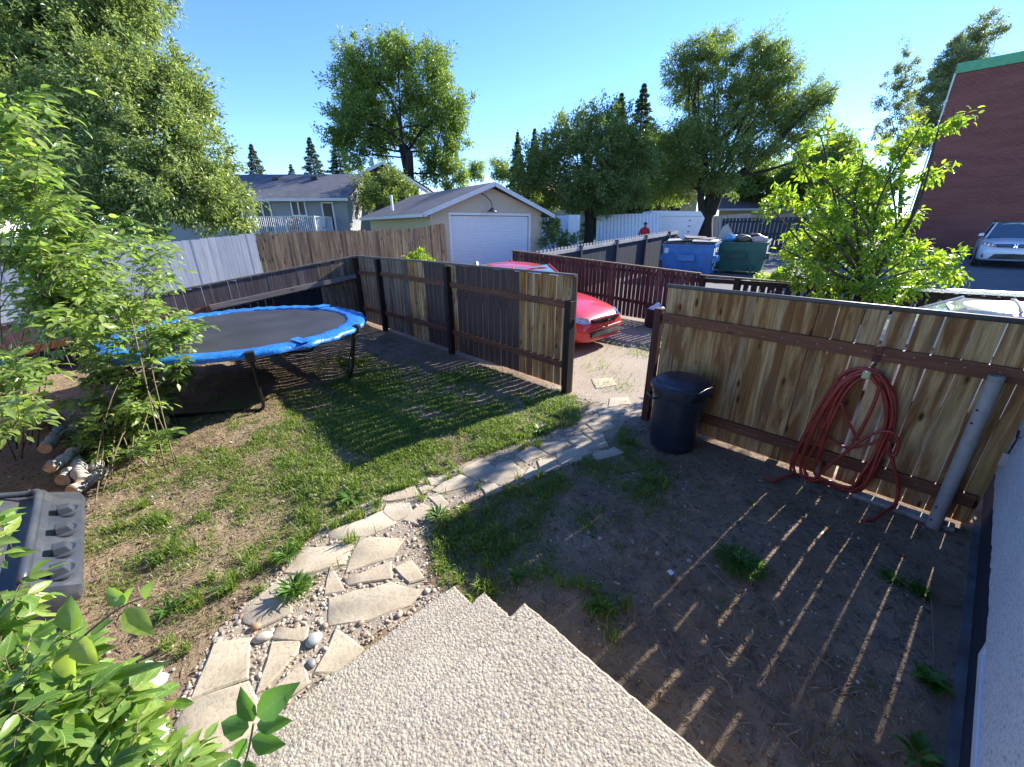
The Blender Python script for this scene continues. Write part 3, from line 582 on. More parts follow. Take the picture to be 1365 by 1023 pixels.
hh = (RNG.uniform(.022, .060, len(cpx))*(.6+.7*d))[ix]*RNG.uniform(.6, 1.25, m)
tag(blades('grass', np.stack([p, q, hy(p, q)-.004], 1), hh, RNG.uniform(.0035, .007, m)*(1+.07*q), MT['grass'], .9), kind='stuff')
# clumps of long green and dry grass with a ragged edge
cp = []; 
for px, py, k in [(400, 765, 5), (440, 735, 8), (470, 690, 9), (560, 650, 10), (700, 585, 14), (745, 560, 10), (600, 625, 8), (650, 705, 6), (300, 800, 6), (260, 815, 5), (235, 735, 7), (215, 700, 7), (190, 690, 6), (330, 760, 7), (840, 590, 8), (785, 800, 4), (805, 825, 3), (660, 655, 6), (500, 670, 6), (595, 700, 6), (640, 760, 5), (880, 640, 5), (720, 640, 5)]:
    g = gr(px, py)
    for _ in range(k): cp.append((g[0]+RNG.normal(0, .12), g[1]+RNG.normal(0, .12)))
cp = np.array(cp); idx = np.repeat(np.arange(len(cp)), 40); P2 = cp[idx]+RNG.normal(0, .022, (len(idx), 2)); k2 = ~onstone(P2[:, 0], P2[:, 1]); P2 = P2[k2]
tag(blades('grass_tufts', np.column_stack([P2, hy(P2[:, 0], P2[:, 1])-.004]), RNG.uniform(.05, .12, len(P2)), RNG.uniform(.004, .008, len(P2)), MT['grass'], .9), kind='stuff')
n = 420000; p = RNG.uniform(-2.2, 4.3, n); q = RNG.uniform(-.55, 9.4, n)
dr = np.clip(.36+blob(p, q, PATCH)*1.0+blob(p, q, [(280, 560, 1.4, .8), (150, 800, .8, .7), (200, 870, .6, .7), (1150, 600, .8, .3), (300, 520, 1.2, .6)])-.25*blob(p, q, LUSH), 0, 1)*(.25+.75*cl(p*.7, q*.8+3))
keep = (RNG.uniform(0, 1, n) < dr*.42) & ~onstone(p, q) & ~(inpoly(p, q, PATH) & (RNG.uniform(0, 1, n) < .85)) & ~((p > -.75) & (p < 1.06) & (q < 1.58))
p, q = p[keep], q[keep]; m = len(p); a = RNG.uniform(0, 2*PI, m); D = np.stack([np.cos(a), np.sin(a), RNG.normal(.12, .18, m)], 1); Nn = np.tile(np.array([0, 0, 1.]), (m, 1))+RNG.normal(0, .35, (m, 3))
tag(leaves('dry_grass', np.stack([p, q, hy(p, q)+RNG.uniform(0, .012, m)], 1), D, Nn, RNG.uniform(.03, .11, m), RNG.uniform(.0026, .0058, m), MT['straw'], curl=.1), kind='stuff')
n = 26000; p = RNG.uniform(-2.2, 4.2, n); q = RNG.uniform(-.5, 9, n); cr = np.clip(blob(p, q, PATCH)*1.2-.25, 0, 1)*cl(p*1.3, q*1.2)
k = (RNG.uniform(0, 1, n) < cr*1.3) & ~onstone(p, q) & ~inpoly(p, q, PATH); p, q = p[k], q[k]
tag(blades('straw_stubble', np.stack([p, q, hy(p, q)-.004], 1), RNG.uniform(.02, .06, len(p)), RNG.uniform(.003, .005, len(p)), MT['straw'], 1.0), kind='stuff')
n = 15000; p = RNG.uniform(-2, 4.2, n); q = RNG.uniform(-.5, 6, n); k = ~onstone(p, q) & ~inpoly(p, q, PATH) & ~((p > -.75) & (p < 1.06) & (q < 1.58)); p, q = p[k], q[k]
tag(pebbles('soil_crumbs', np.stack([p, q, hy(p, q)], 1), np.clip(RNG.lognormal(-5.45, .55, len(p)), .002, .018), MT['crumb']), kind='stuff')
n = 9000; p = RNG.uniform(4.5, 9, n); q = RNG.uniform(1.5, 5.5, n); g1 = blob(p, q, [(640+215, 465, .5, 1), (855, 468, .4, 1), (800, 490, .35, .7), (880, 445, .5, .6), (870, 432, .8, .7), (830, 515, .3, .7)])
k = RNG.uniform(0, 1, n) < g1*1.0; p, q = p[k], q[k]
tag(blades('gateway_grass', np.stack([p, q, hz(p, q)], 1), RNG.uniform(.03, .10, len(p)), RNG.uniform(.006, .012, len(p)), MT['grass'], .9), kind='stuff')

n = 9000; p = RNG.uniform(-2, 4.2, n); q = RNG.uniform(-.5, 8, n); k = ~onstone(p, q) & ~((p > -.75) & (p < 1.06) & (q < 1.58)) & (RNG.uniform(0, 1, n) < .25+.75*cl(p*1.7, q*1.6)); p, q = p[k], q[k]; m = len(p); a = RNG.uniform(0, 2*PI, m)
tag(leaves('leaf_litter', np.stack([p, q, hy(p, q)+.004], 1), np.stack([np.cos(a), np.sin(a), RNG.normal(.15, .25, m)], 1), np.tile([0, 0, 1.], (m, 1))+RNG.normal(0, .6, (m, 3)), RNG.uniform(.012, .035, m), RNG.uniform(.007, .018, m), leafmat('dead leaf scraps', (.10, .065, .035), (.22, .155, .09), .15, .8, (.30, .24, .16), (1.1, 1, .8)), shape='ovate', curl=.4), kind='stuff')
n = 5200; p = RNG.uniform(1.0, 4.1, n); q = RNG.uniform(-.5, 3.2, n); a = RNG.uniform(0, 2*PI, n); k = ~onstone(p, q) & ~inpoly(p, q, PATH) & ~((p < 1.06) & (q < 1.58)); p, q, a = p[k], q[k], a[k]; m = len(p)
tag(leaves('bark_slivers', np.stack([p, q, hy(p, q)+.006], 1), np.stack([np.cos(a), np.sin(a), RNG.normal(.05, .1, m)], 1), np.tile([0, 0, 1.], (m, 1))+RNG.normal(0, .3, (m, 3)), RNG.uniform(.03, .14, m), RNG.uniform(.004, .010, m), leafmat('grey wood slivers', (.13, .10, .075), (.27, .22, .17), .05, .8, (.07, .05, .035), (1, 1, 1)), curl=.05), kind='stuff')

# ------------------------------------------------------------------ weeds, twigs, fallen leaves
def rosette(lab, px, nl, ln, wd, rise, name='weed', cat='weed', grp='broadleaf weeds', shape='lance', z=0):
    g = gr(*px); g[2] = float(hy(g[0], g[1])); k = nl; a = RNG.uniform(0, 2*PI, k); el = RNG.uniform(.1, 1, k)*rise
    D = np.stack([np.cos(a)*np.cos(el), np.sin(a)*np.cos(el), np.sin(el)], 1); Nn = np.tile([0, 0, 1.], (k, 1))+RNG.normal(0, .2, (k, 3))
    C = np.stack([np.cos(a), np.sin(a), np.zeros(k)], 1)*RNG.uniform(0, .35 if k < 200 else 2.6, (k, 1))*ln+np.array([0, 0, .008]); C[:, 2] += RNG.uniform(0, .4, k)*ln*rise
    o = leaves(name, C, D, Nn, RNG.uniform(.6, 1.15, k)*ln, RNG.uniform(.7, 1.2, k)*wd, MT['weed'], shape=shape, curl=.25); o.location = g
    return tag(o, lab, cat, grp)
rosette('bushy dandelion clump growing between flagstones near the steps', (392, 790), 60, .11, .028, 1.1)
rosette('broad leaved weed spreading on the grass edge of the path', (722, 575), 26, .13, .05, .7)
rosette('low leafy weed on the path edge at the bend', (468, 667), 26, .12, .05, .6)
rosette('ragged green weed cushion in the middle of the bare soil', (985, 752), 420, .055, .02, 1.1)
rosette('scraggly weed beside the right edge of the steps', (800, 815), 55, .07, .022, 1.2)
rosette('broad leaved weed at the foot of the concrete foundation', (1235, 915), 40, .075, .042, 1.0, shape='ovate')
rosette('weed with yellowing leaves under the leaning grey pipe', (1225, 790), 70, .06, .036, 1.2, shape='ovate')
rosette('weed at the bottom corner below the basement window', (1225, 1010), 20, .08, .04, 1.0, shape='ovate')
rosette('dark leafy weed in the soil before the leaning grey pipe', (1190, 770), 34, .065, .04, .8, shape='ovate')
rosette('small lush weed on the shaded edge opposite the bend', (585, 690), 40, .10, .03, 1.0)
rosette('grassy weed beside the widest flagstone', (385, 745), 40, .10, .02, 1.2)
rosette('weed on the dry soil behind the broad shrub stem', (225, 815), 28, .09, .025, .9)
rosette('leafy weed between the stair corner and the bare soil', (690, 770), 40, .075, .03, .9)
for lab, px, rz, s in [('fallen round pale green leaf on the soil beside the steps', (765, 784), .4, .075), ('fallen green leaf lying on bare soil below the dustbin', (795, 714), 2.0, .06), ('dull green fallen leaf near the coiled hose', (1005, 675), 1.0, .09), ('single green fallen leaf on the shaded soil before the pipe', (1105, 711), 2.6, .07)]:
    g = gr(*px); o = leaves('fallen_leaf', np.zeros((1, 3)), np.array([[math.cos(rz), math.sin(rz), .05]]), np.array([[.1, .1, 1.]]), s, s*.8, MT['weed'], shape='ovate'); o.location = (g[0], g[1], float(hy(g[0], g[1]))+.012); tag(o, lab, 'leaf', 'fallen leaves')
for lab, A, B, r in [('forked bleached twig on the soil', (958, 868), (975, 888), .006), ('thin dark stick pointing at the steps', (777, 805), (783, 785), .006), ('long brown stick in the soil before the steps', (905, 720), (985, 800), .004), ('short stick near the foundation weeds', (955, 905), (975, 930), .005), ('long dry stalk leaning beside the foundation', (1240, 800), (1243, 900), .004), ('curved pale stick in the bark under the left shrub', (172, 603), (200, 625), .014)]:
    a, b = gr(*A), gr(*B); m_ = (a+b)/2; pts = spline([a+(0, 0, .02), m_+RNG.normal(0, .012, 3)*(1, 1, 0)+(0, 0, .03), b+(0, 0, .02)], 5); mb = MB().tube(pts, list(np.linspace(r, r*.5, len(pts))), 6)
    if 'forked' in lab: mb.tube([m_+(0, 0, .03), m_+(.05, -.06, .03), m_+(.07, -.12, .02)], [r*.7, r*.5, r*.3], 6)
    tag(mb.build('twig', simple(lab, (.20, .16, .12) if 'dark' not in lab else (.06, .05, .04), .8), origin=tuple(a), smooth=True), lab, 'twig', 'twigs on the soil')
g = gr(893, 766); tag(MB().slab([g+(-.02, -.015, .02), g+(.02, -.02, .015), g+(.025, .012, .02), g+(-.01, .02, .025)], (0, 0, 1), .003).build('paper_scrap', MT['white'], origin=tuple(g)), 'small white paper scrap on the soil in the fence shade', 'paper')
g = gr(818, 778); tag(MB().tube([g+(0, 0, .015), g+(.01, -.04, .015)], .008, 8).build('cork_stopper', simple('cork', (.35, .24, .16), .8), origin=tuple(g)), 'small tan cork like stub on the soil by the scraggly weed', 'cork')
# ------------------------------------------------------------------ concrete steps
st = wthing('concrete_steps', 'pale exposed aggregate concrete steps leading down to the flagstone path', 'steps', (.2, .4, 0))
def slabstep(nm, p0, p1, q0, q1, z0, z1):
    mb = MB(); r = .014
    ex = [(p0+(p1-p0)*t, q1) for t in np.linspace(1, 0, 50)]; ey = [(p1, q0+(q1-q0)*t) for t in np.linspace(0, 1, 50)][:-1]; out = [(p0, q0)]+ey+ex; nn_ = len(out); jt = RNG.normal(0, .0022, (nn_, 2)); jt[0] = 0; jz = RNG.normal(0, .0012, nn_)
    chip = np.where(RNG.uniform(0, 1, nn_) < .06, RNG.uniform(.004, .010, nn_), 0)
    def ring(z, ins): return [(min(x, p1-ins)+(jt[i][0] if x > p1-.01 else 0)-(chip[i] if ins > 0 and x > p1-.01 else 0), min(y, q1-ins)+(jt[i][1] if y > q1-.01 else 0)-(chip[i] if ins > 0 and y > q1-.01 else 0), z+(jz[i] if z > 0 else 0)) for i, (x, y) in enumerate(out)]
    mb.loft([ring(z0, 0), ring(z1-r*1.6, 0), ring(z1-r*.5, r*.3), ring(z1-.001, r)]); return mb.build(nm, MT['agg'], st, auto=.2)
slabstep('landing', -1.0, 1.012, -.56, .956, -.1, .54)
slabstep('step', -.62, 1.010, .90, 1.256, -.1, .36)
slabstep('step', -.62, 1.008, 1.20, 1.545, -.1, .18)

# ------------------------------------------------------------------ house wall beside the yard
hw = wthing('house', 'white grey pebble dash house wall with dark blue foundation at the right', 'house', (3, -.9, 0))
hw.rotation_euler.z = math.radians(-3.7); hw.location.y -= .066
SZ = .50
mb = MB(); pts = []; ps = np.arange(-3, 5.3, .06)
for pz in ps: pts.append((pz, SZ+RNG.normal(0, .006)))
front = [(-3, 5.2)]+[(a, b) for a, b in pts]+[(5.24, 5.2)]
mb._add([(a, -.565, b) for a, b in front]+[(a, -.70, b) for a, b in front], [tuple(range(len(front))), tuple(range(2*len(front)-1, len(front)-1, -1))]+[(i, len(front)+i, len(front)+(i+1) % len(front), (i+1) % len(front)) for i in range(len(front))])
mb.build('stucco_wall', MT['stuccohouse'], hw)
WA, WB = 1.45, 2.62
mb = MB(); mb.box(((-3+WA)/2, -.75, .25), (WA+3, .24, .75)); mb.box(((WB+5.2)/2, -.75, .25), (5.2-WB, .24, .75)); mb.box(((WA+WB)/2, -.75, -.03), (WB-WA, .24, .40)); mb.build('foundation', MT['foundation'], hw)
mb = MB(); mb.box((2.0, -.615, -.04), (6.6, .05, .12)); mb.build('footing_ledge', simple('worn footing concrete', (.12, .115, .115), .85, 0, .4, 5), hw)
fr = MB(); z0, z1 = .20, .47
for c, s in [(((WA+WB)/2, -.648, z0), (WB-WA, .05, .05)), (((WA+WB)/2, -.648, z1), (WB-WA, .05, .05)), ((WA+.025, -.648, (z0+z1)/2), (.05, .05, z1-z0-.05)), ((WB-.025, -.648, (z0+z1)/2), (.05, .05, z1-z0-.05)), (((WA+WB)/2, -.652, (z0+z1)/2), (.04, .04, z1-z0-.05))]: fr.box(c, s)
win = fr.build('window', MT['white'], hw, bevel=.004); MB().box(((WA+WB)/2, -.664, (z0+z1)/2), (WB-WA-.1, .012, z1-z0-.05)).build('pane', simple('white window blind', (.6, .6, .6), .5), win)
win['label'] = 'white basement window frame set in the dark foundation'
m2 = MB(); m2.box((1.0, -.9, 5.3), (9.5, 1.4, .2)); m2.build('eave', MT['white'], hw)
hk = MB(); hk.tube([(3.95, -.57, .90), (3.95, -.545, .90), (3.945, -.54, .95), (3.90, -.54, .96), (3.89, -.545, .90), (3.89, -.54, .80)], .005, 6); hk.build('wire_bracket', MT['blacktube'], hw)
MB().box((4.02, -.55, .70), (.03, .04, .10)).build('wall_clip', MT['metalgrey'], hw, bevel=.006)

# ------------------------------------------------------------------ board fences
def boards(A, B, z0, z1, wd, gaps, th, side, jit=.004, seed=1, pick=None, top='flat'):
    """boards between A and B (x,y); z0,z1 functions of t; returns {material index: MB}"""
    r = random.Random(seed); A = Vector((*A, 0)); B = Vector((*B, 0)); Ln = (B-A).length; d = (B-A)/Ln; nn = Vector((-d.y, d.x, 0))*side
    res = {}; s = 0
    while s < Ln-.02:
        w_ = min(wd*r.uniform(.94, 1.06), Ln-s); g = gaps(s/Ln, r) if callable(gaps) else gaps
        c = A+d*(s+w_/2)+nn*(r.uniform(0, jit)); t = (s+w_/2)/Ln; a, b = z0(t), z1(t)+r.uniform(-jit, jit)*1.5
        k = pick(t, r) if pick else 0; mb = res.setdefault(k, MB()); rot = math.atan2(d.y, d.x)+r.uniform(-.012, .012)
        ww = w_-g; sk = r.uniform(-.003, .003)
        def P(x, y, z): return c+Vector((math.cos(rot), math.sin(rot), 0))*x+Vector((-math.sin(rot), math.cos(rot), 0))*y+Vector((0, 0, z))
        h = ww/2
        if top == 'flat': prof = [(-h, a), (h, a), (h+sk, b), (-h+sk, b)]
        elif top == 'dog': prof = [(-h, a), (h, a), (h+sk, b-.03), (h*.6+sk, b), (-h*.6+sk, b), (-h+sk, b-.03)]
        n = len(prof)
        mb._add([P(x, -th/2, z) for x, z in prof]+[P(x, th/2, z) for x, z in prof], [tuple(range(n)), tuple(range(2*n-1, n-1, -1))]+[(i, n+i, n+(i+1) % n, (i+1) % n) for i in range(n)])
        s += w_
    return res
PF = 4.25
# right hand fence
fr_ = wthing('wooden_fence', 'weathered knotty board fence with hose, red brown rails and a dark cap rail', 'fence', (PF, .7, 0), 'board fences of the yard')
gs = lambda t, r: .0015 if t < .50 else r.choice([.001, .003, .012, .015, .017])
b = boards((PF+.012, 1.93), (PF+.012, -.715), lambda t: .035, lambda t: 1.585, .148, gs, .019, -1, .003, 3, top='flat')  # last board added at the wall to keep sun from leaking through
b[0].build('board_panel', MT['knotty'], fr_)
mb = MB(); mb.bar((PF-.022, 1.94, 1.265), (PF-.022, -.69, 1.235), .04, .105); o = mb.build('rail', MT['railred'], fr_, bevel=.003)
mb = MB(); mb.bar((PF-.022, 1.94, .25), (PF-.022, -.68, .245), .04, .105); mb.build('rail', MT['railred'], fr_, bevel=.003)
mb = MB(); mb.tube([(PF+.008, 1.95, 1.605), (PF+.008, .6, 1.60), (PF+.008, -.71, 1.595)], .021, 10); mb.build('cap_rail', MT['capgrey'], fr_, smooth=True)
mb = MB(); mb.box((PF-.02, 1.985, .66), (.085, .085, 1.4)); mb.build('post', MT['postred'], fr_, bevel=.004)
mb = MB(); mb.box((PF+.055, .62, .8), (.07, .09, 1.56)); mb.build('post', MT['postred'], fr_)
nk = 0
for y in np.arange(1.85, -.6, -.148):
    for z in (1.25, .245):
        MB().box((PF-.0425, y+random.uniform(-.03, .03), z+random.uniform(-.015, .015)), (.003, .007, .007)).build('nail_head', MT['metalgrey'], fr_)
hp = MB(); hp.box((PF-.046, -.515, .62), (.012, .03, .075)); hp.box((PF-.054, -.515, .62), (.010, .014, .06)); hp.build('latch_plate', MT['metalgrey'], fr_)
g0 = MB(); g0.box((PF-.09, -.33, -.015), (.10, .62, .09)); tag(g0.build('kerb_strip', simple('old concrete strip', (.30, .28, .25), .9, 0, .35, 6, .5), origin=(PF-.09, -.33, 0), bevel=.008), 'grey concrete strip along the bottom of the hose fence', 'kerb')
# fence on the far side of the gateway
fl = wthing('wooden_fence', 'long yard fence of dark brown and knotty boards beside the red car', 'fence', (PF, 6.3, 0), 'board fences of the yard')
def pk(t, r):
    y = 3.20+6.4*t
    return 0 if y < 4.22 else 1 if y < 5.72 else 2 if y < 5.98 else 3 if y < 6.75 else 4 if y < 7.25 else 5
b = boards((PF+.012, 3.20), (PF+.012, 9.6), lambda t: .06, lambda t: 1.60-.03*max(0, t-.6), .142, lambda t, r: r.choice([.008, .013, .016, .02]), .019, 1, .004, 5, pk)
for k_, (m_, l_) in enumerate((('knotty', 'bare knotty boards at the gateway end'), ('brownboard', 'dark brown painted boards nearest the gateway'), ('knotty', 'narrow bare boards behind the middle post'), ('brownboard', 'dark brown painted boards past the middle post'), ('knotty', 'bare boards between dark and old grey ones'), ('oldwood', 'old grey brown boards near the corner'))):
    if k_ in b: b[k_].build('board_panel', MT[m_], fl)['label'] = l_
for ya, yb, za, zb in [(3.16, 5.86, 1.235, 1.27), (5.92, 8.38, 1.27, 1.27), (8.46, 9.5, 1.25, 1.22)]:
    MB().bar((PF-.022, ya, za), (PF-.022, yb, zb), .04, .09).build('rail', MT['railred'], fl)
    MB().bar((PF-.022, ya, za-.84), (PF-.022, yb, zb-.85), .04, .09).build('rail', MT['railred'], fl)
MB().bar((PF+.045, 4.25, 1.10), (PF+.045, 5.85, 1.13), .03, .10).build('rear_rail', MT['oldwood'], fl)
for y, m, hgt in [(3.20, 'postdark', 1.30), (5.89, 'postdark', 1.57), (8.42, 'postdark', 1.57), (9.52, 'postdark', 1.55)]: MB().box((PF-.05, y, hgt/2-.05), (.095, .095, hgt+.1)).build('post', MT[m], fl, bevel=.004)
MB().box((PF+.03, 3.185, .80), (.03, .05, 1.60)).build('end_board', MT['oldwood'], fl)
MB().box((PF+.005, 3.150, 1.02), (.03, .02, .09)).build('latch', MT['railred'], fl)
mb = MB(); mb.bar((PF+.008, 3.16, 1.622), (PF+.008, 6.5, 1.618), .06, .028); mb.bar((PF+.008, 6.5, 1.618), (PF+.008, 9.6, 1.585), .06, .028); mb.build('cap_rail', MT['capgrey'], fl)
# fence behind the trampoline
fb = wthing('wooden_fence', 'brown board fence behind the trampoline with a bleached grey rail', 'fence', (1.5, 9.55, 0), 'board fences of the yard')
zt = lambda p: 1.57-.128*max(0, 4.2-p)
zb_ = lambda p: zt(p)-.46 if p < 3.1 else zt(p)-1.62
b = boards((4.2, 9.55), (-1.5, 9.55), lambda t: zt(4.2-5.7*t)-.50, lambda t: zt(4.2-5.7*t), .145, lambda t, r: r.choice([.004, .006]), .02, 1, .004, 8, lambda t, r: 1 if t < .16 else 0)
b[0].build('upper_boards', MT['mauveboard'], fb); b[1].build('upper_boards', MT['oldwood'], fb)
b = boards((4.2, 9.575), (-1.5, 9.575), lambda t: zt(4.2-5.7*t)-1.7, lambda t: zt(4.2-5.7*t)-.47, .145, lambda t, r: r.choice([.004, .006]), .02, 1, .004, 9, lambda t, r: 1 if t < .16 else 0)
b[0].build('lower_boards', MT['navyboard'], fb); b[1].build('lower_boards', MT['oldwood'], fb)  # lower boards much darker and bluer than the upper ones
MB().bar((4.2, 9.50, zt(4.2)-.42), (1.22, 9.50, zt(1.22)-.40), .05, .10).build('rail', MT['greyrail'], fb)
MB().bar((1.12, 9.50, zt(1.12)-.42), (-1.5, 9.50, zt(-1.5)-.42), .05, .10).build('rail', MT['railred'], fb)['label'] = 'red brown rail'
MB().box((1.17, 9.485, zt(1.17)-.85), (.075, .05, 1.0)).build('post', MT['postred'], fb); MB().box((4.2, 9.50, .7), (.09, .09, 1.7)).build('post', MT['postdark'], fb)
MB().bar((4.24, 9.55, zt(4.2)+.02), (-1.5, 9.55, zt(-1.5)+.02), .06, .028).build('cap_rail', MT['capgrey'], fb)
# side fence at the left
fp = wthing('side_fence', 'sunlit pink brown board fence behind the leafy shrubs at the left', 'fence', (-1.75, 6, 0))
b = boards((-1.75, 9.5), (-1.75, 2.2), lambda t: -.35, lambda t: 1.0+.25*t, .125, .006, .02, 1, .004, 12); b[0].build('board_panel', MT['pinkboard'], fp)
for y in (8.8, 6.4, 4.0): MB().box((-1.80, y, .3), (.07, .09, 1.5)).build('post', MT['pinkboard'], fp)

# ------------------------------------------------------------------ dustbin
db = wthing('trash_can', 'round navy plastic trash can with lid beside the hose fence', 'trash can', (3.86, 1.48, 0))
c = (3.88, 1.49, .0); nseg = 48
wob = lambda j, z: 1.0 if (z < .05 or z > .57) else (.965 if (j % 12) in (0, 1, 2) else 1.0)
MB().lathe([(r_*.88, z_) for r_, z_ in [(.235, 0), (.25, .01), (.262, .06), (.264, .065), (.285, .36), (.298, .575), (.300, .585), (.306, .60), (.312, .66), (.312, .69)]], nseg, c, True, wob).build('body', MT['navybin'], db, auto=.5)
MB().lathe([(r_*.88, z_) for r_, z_ in [(.322, .660), (.334, .664), (.336, .70), (.325, .712), (.30, .716), (.285, .722), (.278, .742), (.25, .762), (.12, .785), (.0005, .788)]], 56, c).build('lid', MT['navybin'], db, auto=.6)
for a in (2.4, -.75):
    x, y = math.cos(a), math.sin(a); t = Vector((-y, x, 0)); o_ = Vector((c[0]+x*.264, c[1]+y*.264, .58)); q = Vector((x, y, 0))
    MB().tube([o_-t*.075, o_-t*.075+q*.045, o_+t*.075+q*.045, o_+t*.075], .012, 8).build('handle', MT['navybin'], db, smooth=True)
a = math.atan2(-.7, -.68); x, y = math.cos(a+.25), math.sin(a+.25); MB().box((c[0]+x*.266, c[1]+y*.266, .62), (.012, .13, .035), a+.25).build('grip_slot', MT['blacktube'], db)

# ------------------------------------------------------------------ hose on its hanger
def hp_(x, y, off): v = onp(x, y, PF-.045-off); return v
outer = [(1152, 491), (1120, 502), (1094, 540), (1068, 585), (1054, 620), (1062, 643), (1090, 640), (1112, 648), (1140, 655), (1160, 640), (1180, 600), (1194, 560), (1192, 525), (1175, 498)]
inner = [(1155, 501), (1132, 516), (1114, 550), (1095, 598), (1086, 626), (1092, 636), (1104, 640), (1122, 648), (1138, 648), (1150, 632), (1167, 602), (1181, 568), (1179, 530), (1167, 507)]
hs = wthing('garden_hose', 'dark red garden hose hung in loose coils on the knotty fence', 'hose', (PF-.1, .15, .6))
mb = MB(); rr = random.Random(4)
for k, f in enumerate([0, .12, .3, .42, .55, .72, .86, 1]):
    ph = [rr.uniform(-.14, .14) for _ in outer]; off = .012+.011*(k % 4)+.004*(k//4)
    pts = [hp_(a[0]*(1-g)+b_[0]*g+rr.uniform(-1.6, 1.6), a[1]*(1-g)+b_[1]*g+rr.uniform(-1.5, 1.5), off+(.035 if 4 < i < 10 else 0)+rr.uniform(0, .008)) for i, (a, b_) in enumerate(zip(outer, inner)) for g in [min(1, max(0, f+ph[i]))]]
    mb.tube(spline(pts, 7, True), .0125, 8, closed=True)
for px, off in [([(1121, 537), (1128, 556), (1137, 574), (1143, 587)], .055), ([(1173, 514), (1166, 535), (1154, 562), (1143, 581), (1136, 588)], .06), ([(1100, 582), (1110, 590), (1132, 597), (1160, 592), (1178, 585)], .03),
                ([(1059, 644), (1085, 638), (1110, 617), (1140, 593), (1165, 578), (1188, 576), (1197, 588), (1194, 606), (1184, 603), (1186, 588)], .09), ([(1184, 588), (1189, 612), (1196, 640), (1197, 662), (1190, 680)], .07)]:
    mb.tube(spline([hp_(x, y, off) for x, y in px], 7), .0125, 8)
a = hp_(1059, 644, .09); gA = gr(1033, 641, .03); a[2] = max(a[2], .03); mb.tube(spline([hp_(1085, 638, .09), a, (a+gA)/2+(0, 0, .012), gA, gA+(-.03, .10, .004)], 6), .0125, 8)
a = hp_(1190, 680, .07); gB = gr(1163, 694, .03); a[2] = max(a[2], .04); mb.tube(spline([hp_(1197, 655, .07), a, (a+gB)/2+(0, 0, .01), gB, gB+(-.06, .05, .006)], 6), .0125, 8)
mb.build('hose_line', MT['hose'], hs, smooth=True)
MB().tube([hp_(1090, 622, .075), hp_(1089, 630, .075)], .014, 10).build('end_fitting', MT['metalgrey'], hs)
hg = wthing('hose_hanger', 'rusty strap hook and pale holder screwed to the upper fence rail', 'hook', tuple(hp_(1168, 475, .0)))
p0 = hp_(1171, 466, .0); u = Vector((0, 0, 1))
ring = [Vector(p0)+Vector((-.004, .026*math.cos(t), .022*math.sin(t))) for t in np.linspace(0, 2*PI, 18)[:-1]]
MB().tube(ring, .006, 8, closed=True).build('ring', MT['railred'], hg, smooth=True)
MB().box(tuple(hp_(1168, 478, -.001)), (.012, .05, .06)).build('strap', MT['postred'], hg)
v = hp_(1155, 500, .062); MB().box(tuple(v), (.05, .055, .065)).build('holder', simple('pale yellow plastic holder', (.42, .38, .2), .5), hg, bevel=.012)
MB().bar(v+(.02, 0, .02), hp_(1168, 484, 0.0), .02, .012).build('arm', MT['postred'], hg)
# ------------------------------------------------------------------ leaning pipe
tp = Vector((PF-.10, -.50, 1.235)); bt = Vector((PF-.16, -.525, -.02)); ax = (tp-bt).normalized()
pp = wthing('pvc_pipe', 'grey plastic pipe leaning upright against the knotty fence', 'pipe', tuple(bt))
side = ax.orthogonal().normalized(); s2 = ax.cross(side); R1, R2 = .042, .036; n = 28; vs_ = []
for c_, r_ in ((bt, R1), (tp, R1), (tp, R2), (bt, R2)): vs_.append([c_+side*math.cos(2*PI*j/n)*r_+s2*math.sin(2*PI*j/n)*r_ for j in range(n)])
MB().loft(vs_+[vs_[0]], cap=False).build('tube', MT['plasticgrey'], pp, smooth=False, auto=.7)
for t in (.80, .72, .16, .07):
    cdir = (Vector((0, 0, EYE))-(bt+ax*(tp-bt).length*t)); cdir = (Vector((-.75, .62, 0))).normalized(); q = bt+ax*(tp-bt).length*t+cdir*(R1-.0015)
    MB().tube([q, q+cdir*.003], .008, 10).build('drill_hole', MT['blacktube'], pp)

# ------------------------------------------------------------------ trampoline
TC = np.array((1.27, 6.98)); TR = 1.67; TZ = .83
def pad():
    m, nt, b, o = newmat('blue vinyl pad'); v = coords(nt); n = noise(nt, v, 5, 5, .6, .8); c = ramp(nt, n, [(.3, (.008, .10, .36)), (.7, (.02, .20, .58))])
    k = ramp(nt, noise(nt, v, 26, 5, .7), [(.52, (0, 0, 0)), (.66, (1, 1, 1))]); c = mixc(nt, mth(nt, 'MULTIPLY', k, .55), c, (.12, .34, .66))
    L(nt, c, b.inputs['Base Color']); b.inputs['Roughness'].default_value = .38; bump(nt, b, n, .8, .03); return m
MT['bluepad'] = pad(); MT['tramat'] = simple('dark grey woven jumping mat', (.030, .031, .036), .6, 0, .35, 1.6, .1)
tr = wthing('trampoline', 'round trampoline with black mat and torn blue edge pad', 'trampoline', (*TC, 0))
def tp_(a, r, z): return (TC[0]+r*math.cos(a), TC[1]+r*math.sin(a), z)
n = 96; rings = []
for r, dz in ((1.69, -.045), (1.695, -.01), (1.66, .014), (1.55, .018), (1.43, .014), (1.405, .004), (1.40, -.012)):
    rings.append([tp_(2*PI*j/n, r+(.018*math.sin(j*1.7)+.012*math.sin(j*4.3) if r > 1.6 or r < 1.42 else 0), TZ+dz+.006*math.sin(j*.9)*math.sin(j*2.3)+(.008*math.sin(j*3.1))) for j in range(n)])
MB().loft(rings, cap=False).build('edge_pad', MT['bluepad'], tr, smooth=True)
MB().lathe([(1.41, -.006), (1.2, -.012), (.6, -.022), (.001, -.026)], 64, (*TC, TZ), cap=False).build('jumping_mat', MT['tramat'], tr, smooth=True)
